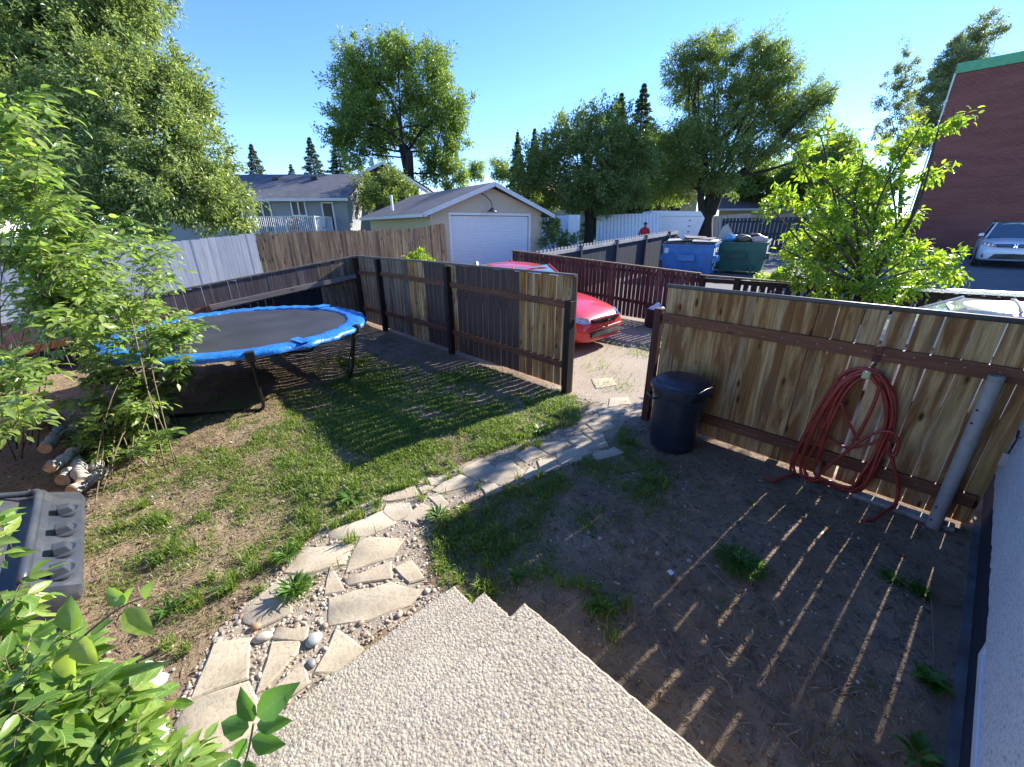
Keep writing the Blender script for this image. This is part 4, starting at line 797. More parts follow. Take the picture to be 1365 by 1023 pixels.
MB().tube([tp_(2*PI*j/64, 1.62, TZ-.045) for j in range(64)], .021, 10, closed=True).build('rim', simple('galvanised rim tube', (.42, .43, .43), .35, .8), tr, smooth=True)
sp = MB()
for j in range(72): sp.tube([tp_(2*PI*j/72, 1.40, TZ-.02), tp_(2*PI*j/72, 1.61, TZ-.04)], .006, 5)
sp.build('springs', MT['metalgrey'], tr)
for a0, a1 in ((-101.5, -148.8), (-45.6, -2), (38, 80), (122, 168)):
    a0, a1 = math.radians(a0), math.radians(a1); pts = [tp_(a0, 1.62, TZ-.05), tp_(a0, 1.53, .30), tp_(a0, 1.47, .09)]
    v0, v1 = np.array(tp_(a0, 1.44, .025)), np.array(tp_(a1, 1.44, .025)); pts += [v0+(v1-v0)*.05, v0+(v1-v0)*.14, v0+(v1-v0)*.86, v0+(v1-v0)*.95, tp_(a1, 1.47, .09), tp_(a1, 1.53, .30), tp_(a1, 1.62, TZ-.05)]
    MB().tube(spline(pts, 5), .021, 10).build('leg', MT['blacktube'], tr, smooth=True)
for a_ in (-101.5, -45.6): MB().box(tp_(math.radians(a_), 1.665, TZ-.03), (.09, .10, .12), math.radians(a_)).build('strap', MT['blacktube'], tr, bevel=.01)
mb = MB(); 
for a_, w_ in ((28, .05), (150, .04), (-80, .04)):
    a = math.radians(a_); mb.slab([tp_(a-w_, 1.70, TZ+.034), tp_(a+w_, 1.70, TZ+.04), tp_(a+w_*.8, 1.40, TZ+.045), tp_(a-w_*1.1, 1.41, TZ+.04)], (0, 0, 1), .008)
mb.build('pad_overlap', MT['bluepad'], tr)

# ------------------------------------------------------------------ storage box at the left
MT['boxplastic'] = simple('sun dulled charcoal plastic', (.045, .052, .066), .36, 0, .2, 7, .12, dirt=(.11, .108, .105))
BXS = .05
bx = wthing('storage_box', 'charcoal plastic storage box with moulded ribs, behind the leaves at the left edge', 'storage box', (-1.1, 3.4, 0)); bx.location.x += BXS
rings = []; y0, y1 = 2.86, 4.28
prof = [(-.76, .0), (-.74, .06), (-.66, .325), (-.605, .335), (-.61, .372), (-.70, .42), (-.745, .44), (-.765, .475), (-.80, .485), (-.83, .455), (-.92, .46), (-1.0, .52), (-1.10, .60), (-1.50, .615), (-1.6, .60), (-1.62, 0)]
for y, s, dz in ((y0, .02, -.05), (y0+.02, 0, -.01), (y0+.10, 0, 0), (y1-.30, 0, 0), (y1-.12, .04, -.05), (y1-.02, .10, -.14), (y1, .13, -.19)):
    rings.append([(x-s*(1 if i < 9 else 0), y, max(0, z+dz*(z > .1))) for i, (x, z) in enumerate(prof)])
MB().loft(rings).build('shell', MT['boxplastic'], bx, auto=.7, bevel=.006)
for k, y in enumerate((2.98, 3.20, 3.44, 3.70)):
    rr_ = MB().lathe([(.068, 0), (.068, .014), (.055, .020), (.05, .018)], 20, (-.668, y, .405)); rr_.build('boss', MT['boxplastic'], bx, smooth=False, auto=.5)
    mb = MB(); mb.loft([[(-.71, y-.045, .425), (-.62, y-.04, .395), (-.62, y+.04, .395), (-.71, y+.045, .425)], [(-.705, y-.035, .47), (-.645, y-.03, .462), (-.645, y+.03, .462), (-.705, y+.035, .47)]]); mb.build('cleat', MT['boxplastic'], bx, bevel=.008)
MB().tube(spline([(-.79, y0+.05, .49), (-.79, 3.6, .49), (-.80, 3.98, .485), (-.87, 4.06, .47), (-1.05, 4.08, .53)], 5), .022, 8).build('raised_bead', MT['boxplastic'], bx, smooth=True)
mb = MB()
for k in range(7): mb.bar((-.60-.012*k, 3.86+.05*k, .33-.006*k), (-.71-.012*k, 3.86+.05*k, .405-.012*k), .012, .014)
mb.build('rib', MT['boxplastic'], bx)
MB().loft([[(-1.12, y0+.12, .61), (-1.48, y0+.12, .62), (-1.48, y1-.4, .62), (-1.12, y1-.4, .61)], [(-1.16, y0+.16, .635), (-1.44, y0+.16, .64), (-1.44, y1-.46, .64), (-1.16, y1-.46, .635)]]).build('lid_panel', simple('lid plastic with reflection tint', (.09, .13, .20), .3, 0, .15, 5), bx, bevel=.01)  # blue tint of the lid stands in for a reflection

# ------------------------------------------------------------------ cut birch logs
def birch():
    m, nt, b, o = newmat('birch bark'); v = coords(nt, (3, 3, 3)); n = noise(nt, v, 2.5, 6, .7); c = ramp(nt, n, [(.38, (.09, .072, .058)), (.47, (.33, .295, .25)), (.75, (.45, .42, .37))]); k = noise(nt, coords(nt, (26, 26, 26)), 1, 4, .6)
    c = mixc(nt, ramp(nt, k, [(.62, (0, 0, 0)), (.70, (1, 1, 1))]), c, (.05, .04, .035)); L(nt, c, b.inputs['Base Color']); b.inputs['Roughness'].default_value = .8; bump(nt, b, n, .5, .02); return m
MT['birch'] = birch(); MT['logend'] = simple('sawn log end', (.42, .31, .19), .85, 0, .25, 30)
LG = [('birch log standing out at the front of the pile, split end towards the steps', (97, 655), (132, 632), .05, .05), ('birch log with grey bark pointing at the trampoline', (128, 632), (130, 606), .05, .05), ('short birch log lying against the storage box corner', (84, 640), (96, 628), .055, .055), ('birch log in the middle of the pile with knots', (100, 612), (112, 645), .055, .06),
      ('long grey birch log at the back of the pile', (78, 585), (122, 562), .06, .10), ('grey birch log lying across, half under shrub leaves', (98, 612), (112, 580), .055, .05), ('whitest birch log on top at the left of the pile', (62, 598), (80, 572), .055, .16), ('birch log farthest back in the pile, blue grey in shade', (40, 570), (62, 560), .06, .12), ('crooked birch log at the left, behind the storage box', (66, 625), (84, 612), .05, .14)]
for lab, A, B, r, z in LG:
    a, b_ = gr(*A, z), gr(*B, z); dd = b_-a; dd[2] = 0; ln = np.linalg.norm(dd); dd = dd/ln*max(ln, .32); b_ = a+dd+(0, 0, RNG.uniform(-.02, .02)); t = wthing('birch_log', lab, 'log', tuple(a), 'cut birch logs in the pile')
    k = 7; pts = [a+(b_-a)*i/(k-1)+RNG.normal(0, .006, 3) for i in range(k)]; rad = [r*RNG.uniform(.92, 1.1) for _ in range(k)]
    MB().tube(pts, rad, 14).build('bark', MT['birch'], t, smooth=False, auto=.8)
    for e, s in ((0, -1), (-1, 1)):
        d_ = Vector(b_-a).normalized()*s; MB().tube([Vector(pts[e])+d_*.001, Vector(pts[e])+d_*.004], rad[e]*.9, 14).build('sawn_end', MT['logend'], t)
# pale crumpled bags under the near shrub
for lab, px, z, s in [('crumpled white plastic bag under the near shrub leaves', (128, 955), .45, .16), ('small white plastic scrap in the near shrub at the bottom edge', (165, 1012), .5, .09), ('white crumpled plastic left of the bigger bag', (30, 980), .5, .08)]:
    g = gr(*px, z); bm = bmesh.new(); bmesh.ops.create_icosphere(bm, subdivisions=4, radius=1)
    for v in bm.verts:
        q = v.co; f = 1+.22*math.sin(q.x*7+q.y*3)+.18*math.sin(q.y*9-q.z*5)+.12*math.sin(q.z*13+q.x*11); v.co = Vector((q.x*s*f, q.y*s*.8*f, q.z*s*.5*f))
    me = bpy.data.meshes.new('plastic_bag'); bm.to_mesh(me); bm.free(); me.materials.append(simple('thin white plastic', (.75, .75, .76), .35, 0, .05)); o = bpy.data.objects.new('plastic_bag', me); COL.objects.link(o); o.location = g; tag(o, lab, 'bag', 'white plastic under the near shrub')
# ------------------------------------------------------------------ picket fence beyond the car
PR = 9.2
rf = wthing('picket_fence', 'dark red peeling picket fence behind the red car', 'fence', (PR, 6.4, 0))
zt = lambda q: 1.21+.048*(q-3.3)
b = boards((PR, 9.35), (PR, 3.52), lambda t: .06, lambda t: zt(9.35-5.83*t), .118, lambda t, r: r.choice([.012, .016, .02, .03]), .018, 1, .006, 21); b[0].build('pickets', MT['redfence'], rf)
for z in (-.12, -.85): MB().bar((PR+.035, 9.35, zt(9.35)+z), (PR+.035, 3.5, zt(3.5)+z), .04, .08).build('rail', MT['redfence'], rf)
MB().bar((PR+.01, 9.38, zt(9.35)+.015), (PR+.01, 3.5, zt(3.5)+.015), .10, .03).build('cap_rail', MT['oldwood'], rf)
MB().box((PR-.015, 8.15, .72), (.05, .035, 1.5)).build('pale_batten', MT['oldwood'], rf)
bf = wthing('picket_fence', 'near black gappy picket fence behind the lime green sapling', 'fence', (PR, 0, 0))
z2 = lambda q: 1.19+.0 if q > 1 else 1.19+.06*min(2.2, (1-q))
for (qa, qb, sd) in ((3.50, 3.36, 1), (2.78, -3.6, 2)):
    b = boards((PR, qa), (PR, qb), lambda t: .05, lambda t, qa=qa, qb=qb: z2(qa+(qb-qa)*t)-.05, .15, lambda t, r: r.choice([.02, .035, .045, .05]), .018, 1, .006, 30+sd); b[0].build('pickets', MT['blackfence'], bf)
MB().bar((PR+.03, 3.5, 1.10), (PR+.03, -3.6, 1.20), .04, .09).build('rail', MT['blackfence'], bf); MB().bar((PR+.03, 2.78, .35), (PR+.03, -3.6, .40), .04, .09).build('rail', MT['blackfence'], bf)
MB().bar((PR+.01, 3.5, 1.20), (PR+.01, .9, 1.19), .09, .03).build('cap_rail', MT['oldwood'], bf); MB().bar((PR+.01, .9, 1.215), (PR+.01, -3.6, 1.34), .16, .05).build('cap_rail', MT['metalgrey'], bf)['label'] = 'pale weathered top plank'
for q in (3.45, 2.74, .9, -1.4): MB().box((PR-.0, q, .6), (.10, .10, 1.2)).build('post', MT['blackfence'], bf)
lt = MB()
for i, q in enumerate(np.arange(2.5, -1.2, -.205)): lt.tube([(PR-.05, q, .35), (PR-.05+RNG.normal(0, .004), q+RNG.normal(0, .012), 1.02)], .012, 5)
lt.build('lit_picket_edges', simple('sunlit picket edge tone', (.5, .48, .45), .8), bf)  # pale rods stand in for the sunlit sides of the pickets
# ------------------------------------------------------------------ blue grey lot fence
lf = wthing('lot_fence', 'blue grey board fence with square picket tops running up to the dumpsters', 'fence', (14, 9.0, .2))
b = boards((9.6, 8.75), (20.2, 9.15), lambda t: .0, lambda t: 1.50+.55*t, .19, .075, .02, 1, .003, 41); b[0].build('picket_tops', simple('sunlit pale pickets', (.36, .36, .36), .8, 0, .2, 4), lf)  # pickets coloured pale to look sunlit above the dark boards
b = boards((9.6, 8.69), (20.2, 9.09), lambda t: .0, lambda t: 1.36+.55*t, .19, .004, .02, 1, .003, 42); b[0].build('board_panel', MT['bluegrey'], lf)
MB().bar((9.6, 8.66, 1.36), (20.2, 9.06, 1.91), .05, .11).build('rail', simple('bleached fence rail', (.33, .33, .33), .8, 0, .2, 4), lf)
for t in (0, .22, .45, .68, .9): MB().box((9.6+10.6*t, 8.64+.4*t, .7+.3*t), (.10, .10, 1.55+.5*t)).build('post', MT['bluegrey'], lf)
nf = wthing('lot_fence', 'dark navy board fence with open slots at the back of the parking lot', 'fence', (27, 6.5, .67))
b = boards((27.2, 9.6), (27.2, 3.2), lambda t: H1(27, 6)+.15, lambda t: H1(27, 6)+1.95, .20, lambda t, r: .05 if t < .62 else .006, .02, 1, .003, 43); b[0].build('board_panel', MT['bluegrey'], nf)
for z in (.45, 1.1, 1.75): MB().bar((27.26, 9.6, H1(27, 6)+z), (27.26, 3.2, H1(27, 6)+z), .05, .10).build('rail', MT['bluegrey'], nf)
for q in (9.55, 7.5, 5.4, 3.3): MB().box((27.3, q, H1(27, 6)+.95), (.1, .1, 1.95)).build('post', MT['bluegrey'], nf)

# ------------------------------------------------------------------ dumpsters and carts
def dumpster(label, px, d, mat, matd, lids, rz, name='dumpster'):
    g = at(*px, d); g[2] = H1(g[0], g[1]); t = thing(name, label, 'dumpster', tuple(g), rz); t['_world'] = [0, 0, 0]
    W_, D_, Hh = 1.9, 1.15, 1.32
    mb = MB(); mb.loft([[(-W_/2+.05, -D_/2+.10, .12), (W_/2-.05, -D_/2+.10, .12), (W_/2-.05, D_/2-.1, .12), (-W_/2+.05, D_/2-.1, .12)], [(-W_/2, -D_/2, .95), (W_/2, -D_/2, .95), (W_/2, D_/2, .95), (-W_/2, D_/2, .95)], [(-W_/2, -D_/2, Hh-.12), (W_/2, -D_/2, Hh-.12), (W_/2, D_/2, Hh), (-W_/2, D_/2, Hh)]])
    mb.build('body', mat, t, bevel=.01)
    r = MB()
    for y, z in ((-D_/2-.02, Hh-.13), (D_/2+.02, Hh-.01)): r.bar((-W_/2-.03, y, z), (W_/2+.03, y, z), .07, .07)
    for x in (-W_/2-.02, W_/2+.02): r.bar((x, -D_/2, Hh-.13), (x, D_/2, Hh-.01), .06, .07)
    r.build('rim', mat, t)
    for x in (-.55, .55): r = MB(); r.box((x, -D_/2-.01, .18), (.08, D_*.2, .30)); r.build('rib', mat, t)
    for s in (-1, 1): MB().box((s*(W_/2+.06), -.05, .70), (.14, .62, .24)).build('fork_pocket', matd, t)
    MB().box((0, -D_/2-.05, .72), (.62, .10, .22)).build('front_pocket', matd, t)
    for sx in (-.75, .75):
        for sy in (-.4, .4): MB().lathe([(.07, -.03), (.07, .03)], 12, (sx, sy, .07)).build('caster', MT['blacktube'], t)
    if lids:
        for s in (-1, 1): MB().slab([(s*.02, -D_/2-.05, Hh-.05), (s*W_/2*1.02, -D_/2-.05, Hh-.04), (s*W_/2*1.02, D_/2+.04, Hh+.09), (s*.02, D_/2+.04, Hh+.08)], (0, 0, 1), .04).build('lid', MT['blacktube'] if s < 0 else simple('dark grey lid', (.05, .05, .055), .5), t, bevel=.01)
    return t
MT['dblue'] = simple('chalky blue painted steel', (.05, .17, .42), .5, 0, .2, 3, dirt=(.09, .16, .27)); MT['dblue2'] = simple('mid blue steel', (.07, .21, .46), .5, 0, .15, 3)
MT['dgreen'] = simple('dark green painted steel', (.018, .10, .07), .5, 0, .25, 3, dirt=(.04, .08, .065)); MT['dgreen2'] = simple('deeper green steel', (.008, .055, .04), .5, 0, .2, 3)  # second, deeper green for the pockets and the cart lid
stick = simple('worn white sticker', (.6, .62, .62), .6, 0, .25, 25)
base = math.atan2(RH[1], RH[0])
d1 = dumpster('blue steel dumpster with grey lids and worn stickers on its side', (918, 352), 16.4, MT['dblue'], MT['dblue2'], True, base-.62)
for x, z, w_, h in ((-.80, .98, .16, .20),): MB().box((x, -.583, z), (w_, .006, h)).build('sticker', stick, d1)
for y, z, w_, h in ((-.42, .95, .16, .26), (-.40, .62, .14, .14), (-.1, 1.02, .22, .16), (.28, 1.0, .2, .18), (.05, .5, .3, .2), (.3, .62, .12, .12), (-.2, .34, .16, .1)): MB().box((.955+.006, y, z), (.01, w_, h)).build('sticker', stick, d1)
d2 = dumpster('overfull green steel dumpster heaped with rubbish beside the blue one', (984, 350), 16.6, MT['dgreen'], MT['dgreen2'], False, base-.62)
for y, z, w_, h in ((-.28, .92, .26, .48), (-.45, 1.08, .16, .2)): MB().box((.955+.006, y, z), (.01, w_, h)).build('sticker', stick, d2)
mb = MB().box((0, 0, 1.18), (1.8, 1.05, .05)); mb.build('load_floor', MT['blacktube'], d2)
dm = Matrix.Rotation(d2.rotation_euler.z, 3, 'Z'); dl = Vector(d2.location)
def inD(v): return tuple(dl+dm @ Vector(v))
def lump_(name, lab, c, s, col, sc=(1, 1, .7)):
    bm = bmesh.new(); bmesh.ops.create_icosphere(bm, subdivisions=3, radius=1); k = RNG.uniform(0, 6)
    for v in bm.verts:
        q = v.co; f = 1+.14*math.sin(q.x*5+q.y*4+k)+.10*math.sin(q.z*9-q.x*6+k)+.06*math.sin(q.x*17+q.z*13); v.co = Vector((q.x*s*sc[0]*f, q.y*s*sc[1]*f, q.z*s*sc[2]*f*.75))
    me = bpy.data.meshes.new(name); bm.to_mesh(me); bm.free(); me.materials.append(simple(lab, col, .4, 0, .2, 8)); me.polygons.foreach_set('use_smooth', [True]*len(me.polygons)); o = bpy.data.objects.new(name, me); COL.objects.link(o); o.location = inD(c); return tag(o, lab, 'rubbish bag', 'rubbish heaped in the green dumpster')
lump_('rubbish_bag', 'light blue rubbish bag on top of the green dumpster', (-.40, -.15, 1.36), .26, (.10, .32, .55)); lump_('rubbish_bag', 'olive brown rubbish bag on top of the green dumpster', (.02, -.15, 1.34), .30, (.10, .09, .05)); lump_('rubbish_bag', 'pinkish white rubbish bag at the near end of the green dumpster', (.62, -.20, 1.30), .28, (.45, .33, .32)); lump_('rubbish_bag', 'black rubbish bag at the back of the green dumpster', (.35, .25, 1.40), .28, (.02, .02, .022))
cbx = wthing('cardboard_sheet', 'tan cardboard sheet sticking up out of the green dumpster', 'cardboard', inD((-.75, .1, 1.3))); MB().slab([inD((-1.0, .1, 1.2)), inD((-.45, -.05, 1.25)), inD((-.38, .05, 1.52)), inD((-.70, .25, 1.92)), inD((-.86, .25, 1.80))], tuple(dm @ Vector((.2, -.9, .5))), .02).build('sheet', simple('tan cardboard', (.42, .36, .29), .8), cbx)
for i, (x, y, z, a, c) in enumerate([(-.45, -.1, 1.42, .2, (.30, .29, .29)), (.35, .05, 1.45, -.1, (.20, .18, .18)), (.1, .2, 1.50, .5, (.06, .06, .07)), (.55, -.25, 1.40, .1, (.45, .40, .36))]):
    m1 = Matrix.Rotation(d1.rotation_euler.z, 3, 'Z'); q = Vector(d1.location)+m1 @ Vector((x, y, z-.03)); mb = MB().box((0, 0, 0), (.9, .6, .03)); o = mb.build('cardboard', simple('flattened box %d' % i, c, .8, 0, .2, 6)); o.location = q; o.rotation_euler = (RNG.normal(.08, .04), RNG.normal(0, .05), d1.rotation_euler.z+a)
    tag(o, ['light grey flattened box on the left lid of the blue dumpster', 'brown grey flattened box on the right lid of the blue dumpster', 'black plastic sheet at the back of the blue dumpster', 'tan flattened box at the near right edge of the blue dumpster'][i], 'cardboard', 'flattened boxes on the blue dumpster')
gc = at(1064, 330, 21.2); gc[2] = H1(gc[0], gc[1]); t = wthing('garbage_cart', 'dark green wheeled garbage cart by the navy lot fence', 'garbage cart', tuple(gc))
x, y, z = gc; a = base
def bx_(c, s0, s1, z0, z1):
    def ringq(s, zz): return [tuple(np.array((x, y, z))+RH*ax*s[0]/2+WH*ay*s[1]/2+np.array((0, 0, zz))) for ax, ay in ((-1, -1), (1, -1), (1, 1), (-1, 1))]
    return MB().loft([ringq(s0, z0), ringq(s1, z1)])
bx_(0, (.55, .6), (.68, .8), .05, 1.05).build('bin_body', MT['dgreen'], t, bevel=.01); bx_(0, (.74, .86), (.66, .78), 1.05, 1.15).build('lid', MT['dgreen2'], t, bevel=.01)
for s in (-1, 1): v = np.array((x, y, z))+RH*s*.3+WH*.35; MB().tube([v+RH*.03+(0, 0, .12), v-RH*.03+(0, 0, .12)], .12, 14).build('wheel', MT['blacktube'], t)
# small bin behind the hose fence
sb = wthing('small_bin', 'small black bin with a white bag inside, against the red pickets', 'bin', (8.85, 4.22, 0))
c = (8.85, 4.22, 0); MB().lathe([(.22, 0), (.24, .02), (.27, .40), (.285, .41), (.285, .44), (.26, .44), (.24, .34), (.001, .32)], 24, c, cap=False).build('bin_body', MT['blacktube'], sb, auto=.5)
MB().lathe([(.20, .42), (.15, .46), (.08, .50), (.03, .56), (.001, .55)], 18, c, cap=False, wob=lambda j, z: 1+.12*math.sin(j*2.1+z*20)).build('white_bag', MT['white'], sb, smooth=True)

# ------------------------------------------------------------------ vehicles
def paint(name, col, rough=.28): return simple(name, col, rough, 0, .05, 2, spec=.5, coat=.5)
def car(name, label, loc, rz, Lc, Wc, top, belt, body, st, cowl, rooff, roofr, rearw, glass, nose_low=.20, rails=False, grille='bar', parts=True):
    """local frame: nose at y=0 looking to -y, tail at y=Lc"""
    t = thing(name, label, 'car', loc, rz); t['_world'] = [0, 0, 0]; hw_ = Wc/2
    rings = []
    for y, zl, zh, wf in st:
        w2 = hw_*wf; m = (zl+zh)/2
        half = [(0, zh), (w2*.45, zh-.006), (w2*.78, zh-.03), (w2*.93, zh-.085), (w2*.985, zh-.20 if zh-.2 > m else m+.04), (w2, m), (w2*.985, zl+.12), (w2*.93, zl+.02), (w2*.6, zl), (0, zl)]
        rings.append([(x, y, z) for x, z in half]+[(-x, y, z) for x, z in half[-2:0:-1]])
    MB().loft(rings).build('body', body, t, smooth=True, sub=2)
    # greenhouse
    def gring(yf, yr, hwf, hwr, z): return [(-hwf, yf, z), (0, yf-.10, z), (hwf, yf, z), (hwf*1.03, (yf+yr)/2, z), (hwr, yr, z), (0, yr+.06, z), (-hwr, yr, z), (-hwf*1.03, (yf+yr)/2, z)]
    g0, g1 = gring(cowl, rearw, hw_*.84, hw_*.80, belt-.03), gring(rooff, roofr, hw_*.64, hw_*.62, top-.05)
    MB().loft([g0, g1]).build('windows', glass, t, smooth=False, auto=.5)
    ny = 14; rr_ = []
    for i in range(ny):
        y = rooff-.06+(roofr-rooff+.16)*i/(ny-1); e = abs(2*i/(ny-1)-1); zc = top-.075*e**2.4; hwx = hw_*(.69-.02*e**2)
        rr_.append([(hwx*x, y-.10*(1-x*x)*(1 if i < ny/2 else -1)*e**2, zc-.055*abs(x)**2.6) for x in np.linspace(-1, 1, 13)]+[(hwx*x, y-.10*(1-x*x)*(1 if i < ny/2 else -1)*e**2, zc-.055*abs(x)**2.6-.03) for x in np.linspace(1, -1, 13)])
    MB().loft(rr_).build('roof', body, t, auto=.6)
    for s in (-1, 1):
        for (ya, xa, yb, xb, w_) in ((cowl+.02, hw_*.85, rooff, hw_*.655, .06), (rearw-.05, hw_*.81, roofr, hw_*.64, .16), ((cowl+rearw)/2+.15, hw_*.875, (rooff+roofr)/2+.1, hw_*.665, .08)): MB().bar((s*xa, ya, belt-.04), (s*xb, yb, top-.055), .05, w_, up=(0, 1, 0)).build('pillar', body if w_ != .08 else MT['blacktube'], t)
        mb = MB(); mb.loft([[(s*(hw_*.90), cowl+.32, belt+.02), (s*(hw_*1.08), cowl+.30, belt+.02), (s*(hw_*1.10), cowl+.38, belt+.03), (s*(hw_*.90), cowl+.40, belt+.02)], [(s*(hw_*.92), cowl+.32, belt+.15), (s*(hw_*1.06), cowl+.31, belt+.14), (s*(hw_*1.08), cowl+.38, belt+.14), (s*(hw_*.92), cowl+.40, belt+.15)]]); mb.build('wing_mirror', body, t, bevel=.02)
        for yw in (.82 if Lc < 4.6 else .92, Lc-.95 if Lc < 4.6 else Lc-1.0):
            R_ = .30 if Lc < 4.6 else .36; MB().tube([(s*(hw_*.985), yw, R_+.03), (s*(hw_*1.005), yw, R_+.03)], R_+.04, 28).build('wheel_arch', MT['blacktube'], t)
            w_ = MB().tube([(s*(hw_-.18), yw, R_), (s*(hw_+.012), yw, R_)], R_, 28).build('wheel', MT['tyre'], t, bevel=.02); MB().tube([(s*(hw_+.0), yw, R_), (s*(hw_+.018), yw, R_)], R_*.62, 20).build('rim', MT['metalgrey'], w_)
    return t
MT['hldark'] = simple('smoked headlight housing', (.16, .17, .18), .15, 0, .3, 20, coat=1); MT['tyre'] = simple('tyre rubber', (.02, .02, .02), .8); MT['lens'] = simple('clear headlight lens', (.50, .53, .56), .12, .3, .4, 22, spec=.8, coat=1); MT['chrome'] = simple('chrome', (.75, .76, .78), .15, 1, .05)
red = paint('sun faded red paint', (.50, .022, .030)); white = paint('pearl white paint', (.62, .66, .70)); beige = paint('pale champagne paint', (.60, .55, .53), .35)
red = bpy.data.materials['sun faded red paint']
cs = [(0, .22, .54, .55), (.03, .20, .60, .72), (.12, .19, .67, .86), (.30, .19, .76, .94), (.70, .19, .86, .985), (1.15, .19, .93, 1), (1.6, .19, .96, 1), (2.6, .19, .97, 1), (3.5, .19, .99, .98), (3.95, .20, .99, .95), (4.25, .22, .93, .88), (4.38, .26, .84, .76), (4.42, .32, .70, .60)]
rc = car('red_car', 'red compact coupe parked nose out behind the yard fence', (6.45, 4.04, 0), 0, 4.42, 1.70, 1.475, .96, red, cs, 1.25, 1.95, 3.05, 3.85, glassmat('blue tinted windscreen', (.10, .18, .24), .06))
mb = MB(); mb.loft([[(-.42, -.002, .585), (.42, -.002, .585), (.36, .02, .535), (-.36, .02, .535)], [(-.42, .10, .60), (.42, .10, .60), (.36, .10, .54), (-.36, .10, .54)]]);
def onnose(px_, z, y): return (px_, y, z)
gr_ = MB().loft([[(-.40, -.012, .555), (0, -.045, .555), (.40, -.012, .555), (.43, .0, .625), (0, -.03, .635), (-.43, .0, .625)], [(-.40, .06, .555), (0, .06, .555), (.40, .06, .555), (.43, .06, .625), (0, .06, .635), (-.43, .06, .625)]]).build('grille', MT['blacktube'], rc)
MB().tube([(-.43, -.012, .628), (-.2, -.035, .640), (0, -.045, .645), (.2, -.035, .640), (.43, -.012, .628)], .011, 8).build('chrome_strip', red, gr_)
em = MB()
for s in (-1, 1): em.bar((s*.034, -.055, .560), (s*.042, -.050, .622), .016, .014, up=(0, 1, 0))
em.bar((-.036, -.054, .588), (.036, -.054, .588), .014, .014); em.build('emblem', MT['chrome'], gr_)
lw = MB().loft([[(-.46, -.012, .30), (0, -.035, .30), (.46, -.012, .30), (.50, .0, .40), (0, -.025, .405), (-.50, .0, .40)], [(-.46, .06, .30), (0, .06, .30), (.46, .06, .30), (.50, .06, .40), (0, .06, .40), (-.50, .06, .40)]]).build('air_intake', MT['blacktube'], rc)
ft = MB()
for k in range(4): ft.tube([(-.47+.01*k, -.018, .318+.022*k), (0, -.040, .318+.022*k), (.47-.01*k, -.018, .318+.022*k)], .004, 5)
ft.build('grille_bars', simple('dark grey bars', (.05, .05, .05), .5), lw)
for s in (-1, 1):
    def q(x, y, z): return (s*x, y, z)
    MB().loft([[q(.47, .005, .575), q(.62, .065, .565), q(.74, .20, .60), q(.775, .36, .665), q(.66, .24, .70), q(.50, .06, .655)], [q(.47, .12, .575), q(.60, .20, .565), q(.70, .30, .60), q(.72, .40, .655), q(.62, .34, .67), q(.50, .2, .64)]]).build('headlight', MT['lens'], rc, bevel=.012)
MB().tube([(-.52, .0, .455), (0, -.03, .46), (.52, .0, .455)], .006, 6).build('bumper_seam', simple('red shadow line', (.12, .01, .012), .5), rc)
MB().box((0, -.028, .475), (.02, .02, .05)).build('plate_screw', red, rc)
MB().tube([(-.50, 1.22, .905), (0, 1.12, .915), (.55, 1.22, .905)], .012, 6).build('wiper', MT['blacktube'], rc)
# white suv in the lot
sv = [(0, .34, .72, .70), (.04, .30, .82, .84), (.16, .27, .93, .94), (.40, .26, 1.03, .98), (.85, .26, 1.09, 1), (1.2, .26, 1.12, 1), (2.2, .26, 1.14, 1), (3.6, .26, 1.15, 1), (4.4, .28, 1.14, .97), (4.75, .32, 1.05, .92), (4.88, .40, .9, .82)]
g = at(1352, 367, 15.3); gz = H1(g[0], g[1])
wc = car('white_suv', 'white crossover parked facing the yard in front of the brick wall', (g[0], g[1]+.27, gz), -PI/2, 4.88, 1.86, 1.72, 1.14, white, sv, 1.25, 2.05, 4.2, 4.7, glassmat('dark windscreen', (.03, .05, .07), .04))
gl = MB().loft([[(-.46, -.012, .79), (0, -.03, .79), (.46, -.012, .79), (.52, .03, .90), (0, .0, .91), (-.52, .03, .90)], [(-.46, .1, .79), (0, .1, .79), (.46, .1, .79), (.52, .1, .90), (0, .1, .91), (-.52, .1, .90)]]).build('grille', MT['blacktube'], wc)
cr = MB(); 
for s in (-1, 1): cr.bar((s*.045, -.04, .78), (s*.012, -.038, .845), .03, .014, up=(0, 1, 0)); cr.bar((s*.012, -.038, .845), (s*.045, -.025, .915), .03, .014, up=(0, 1, 0))
cr.build('emblem', MT['chrome'], gl)
for zz in (.835, .87): MB().tube([(-.48, -.018, zz), (0, -.038, zz), (.48, -.018, zz)], .006, 5).build('chrome_bar', MT['chrome'], gl)
MB().loft([[(-.58, -.012, .36), (0, -.02, .36), (.58, -.012, .36), (.46, -.008, .54), (0, -.03, .56), (-.46, -.008, .54)], [(-.58, .1, .36), (0, .1, .36), (.58, .1, .36), (.46, .1, .54), (0, .1, .56), (-.46, .1, .54)]]).build('air_intake', MT['blacktube'], wc)
MB().tube([(-.66, .02, .335), (0, -.03, .33), (.66, .02, .335)], .03, 8).build('skid_strip', MT['metalgrey'], wc)
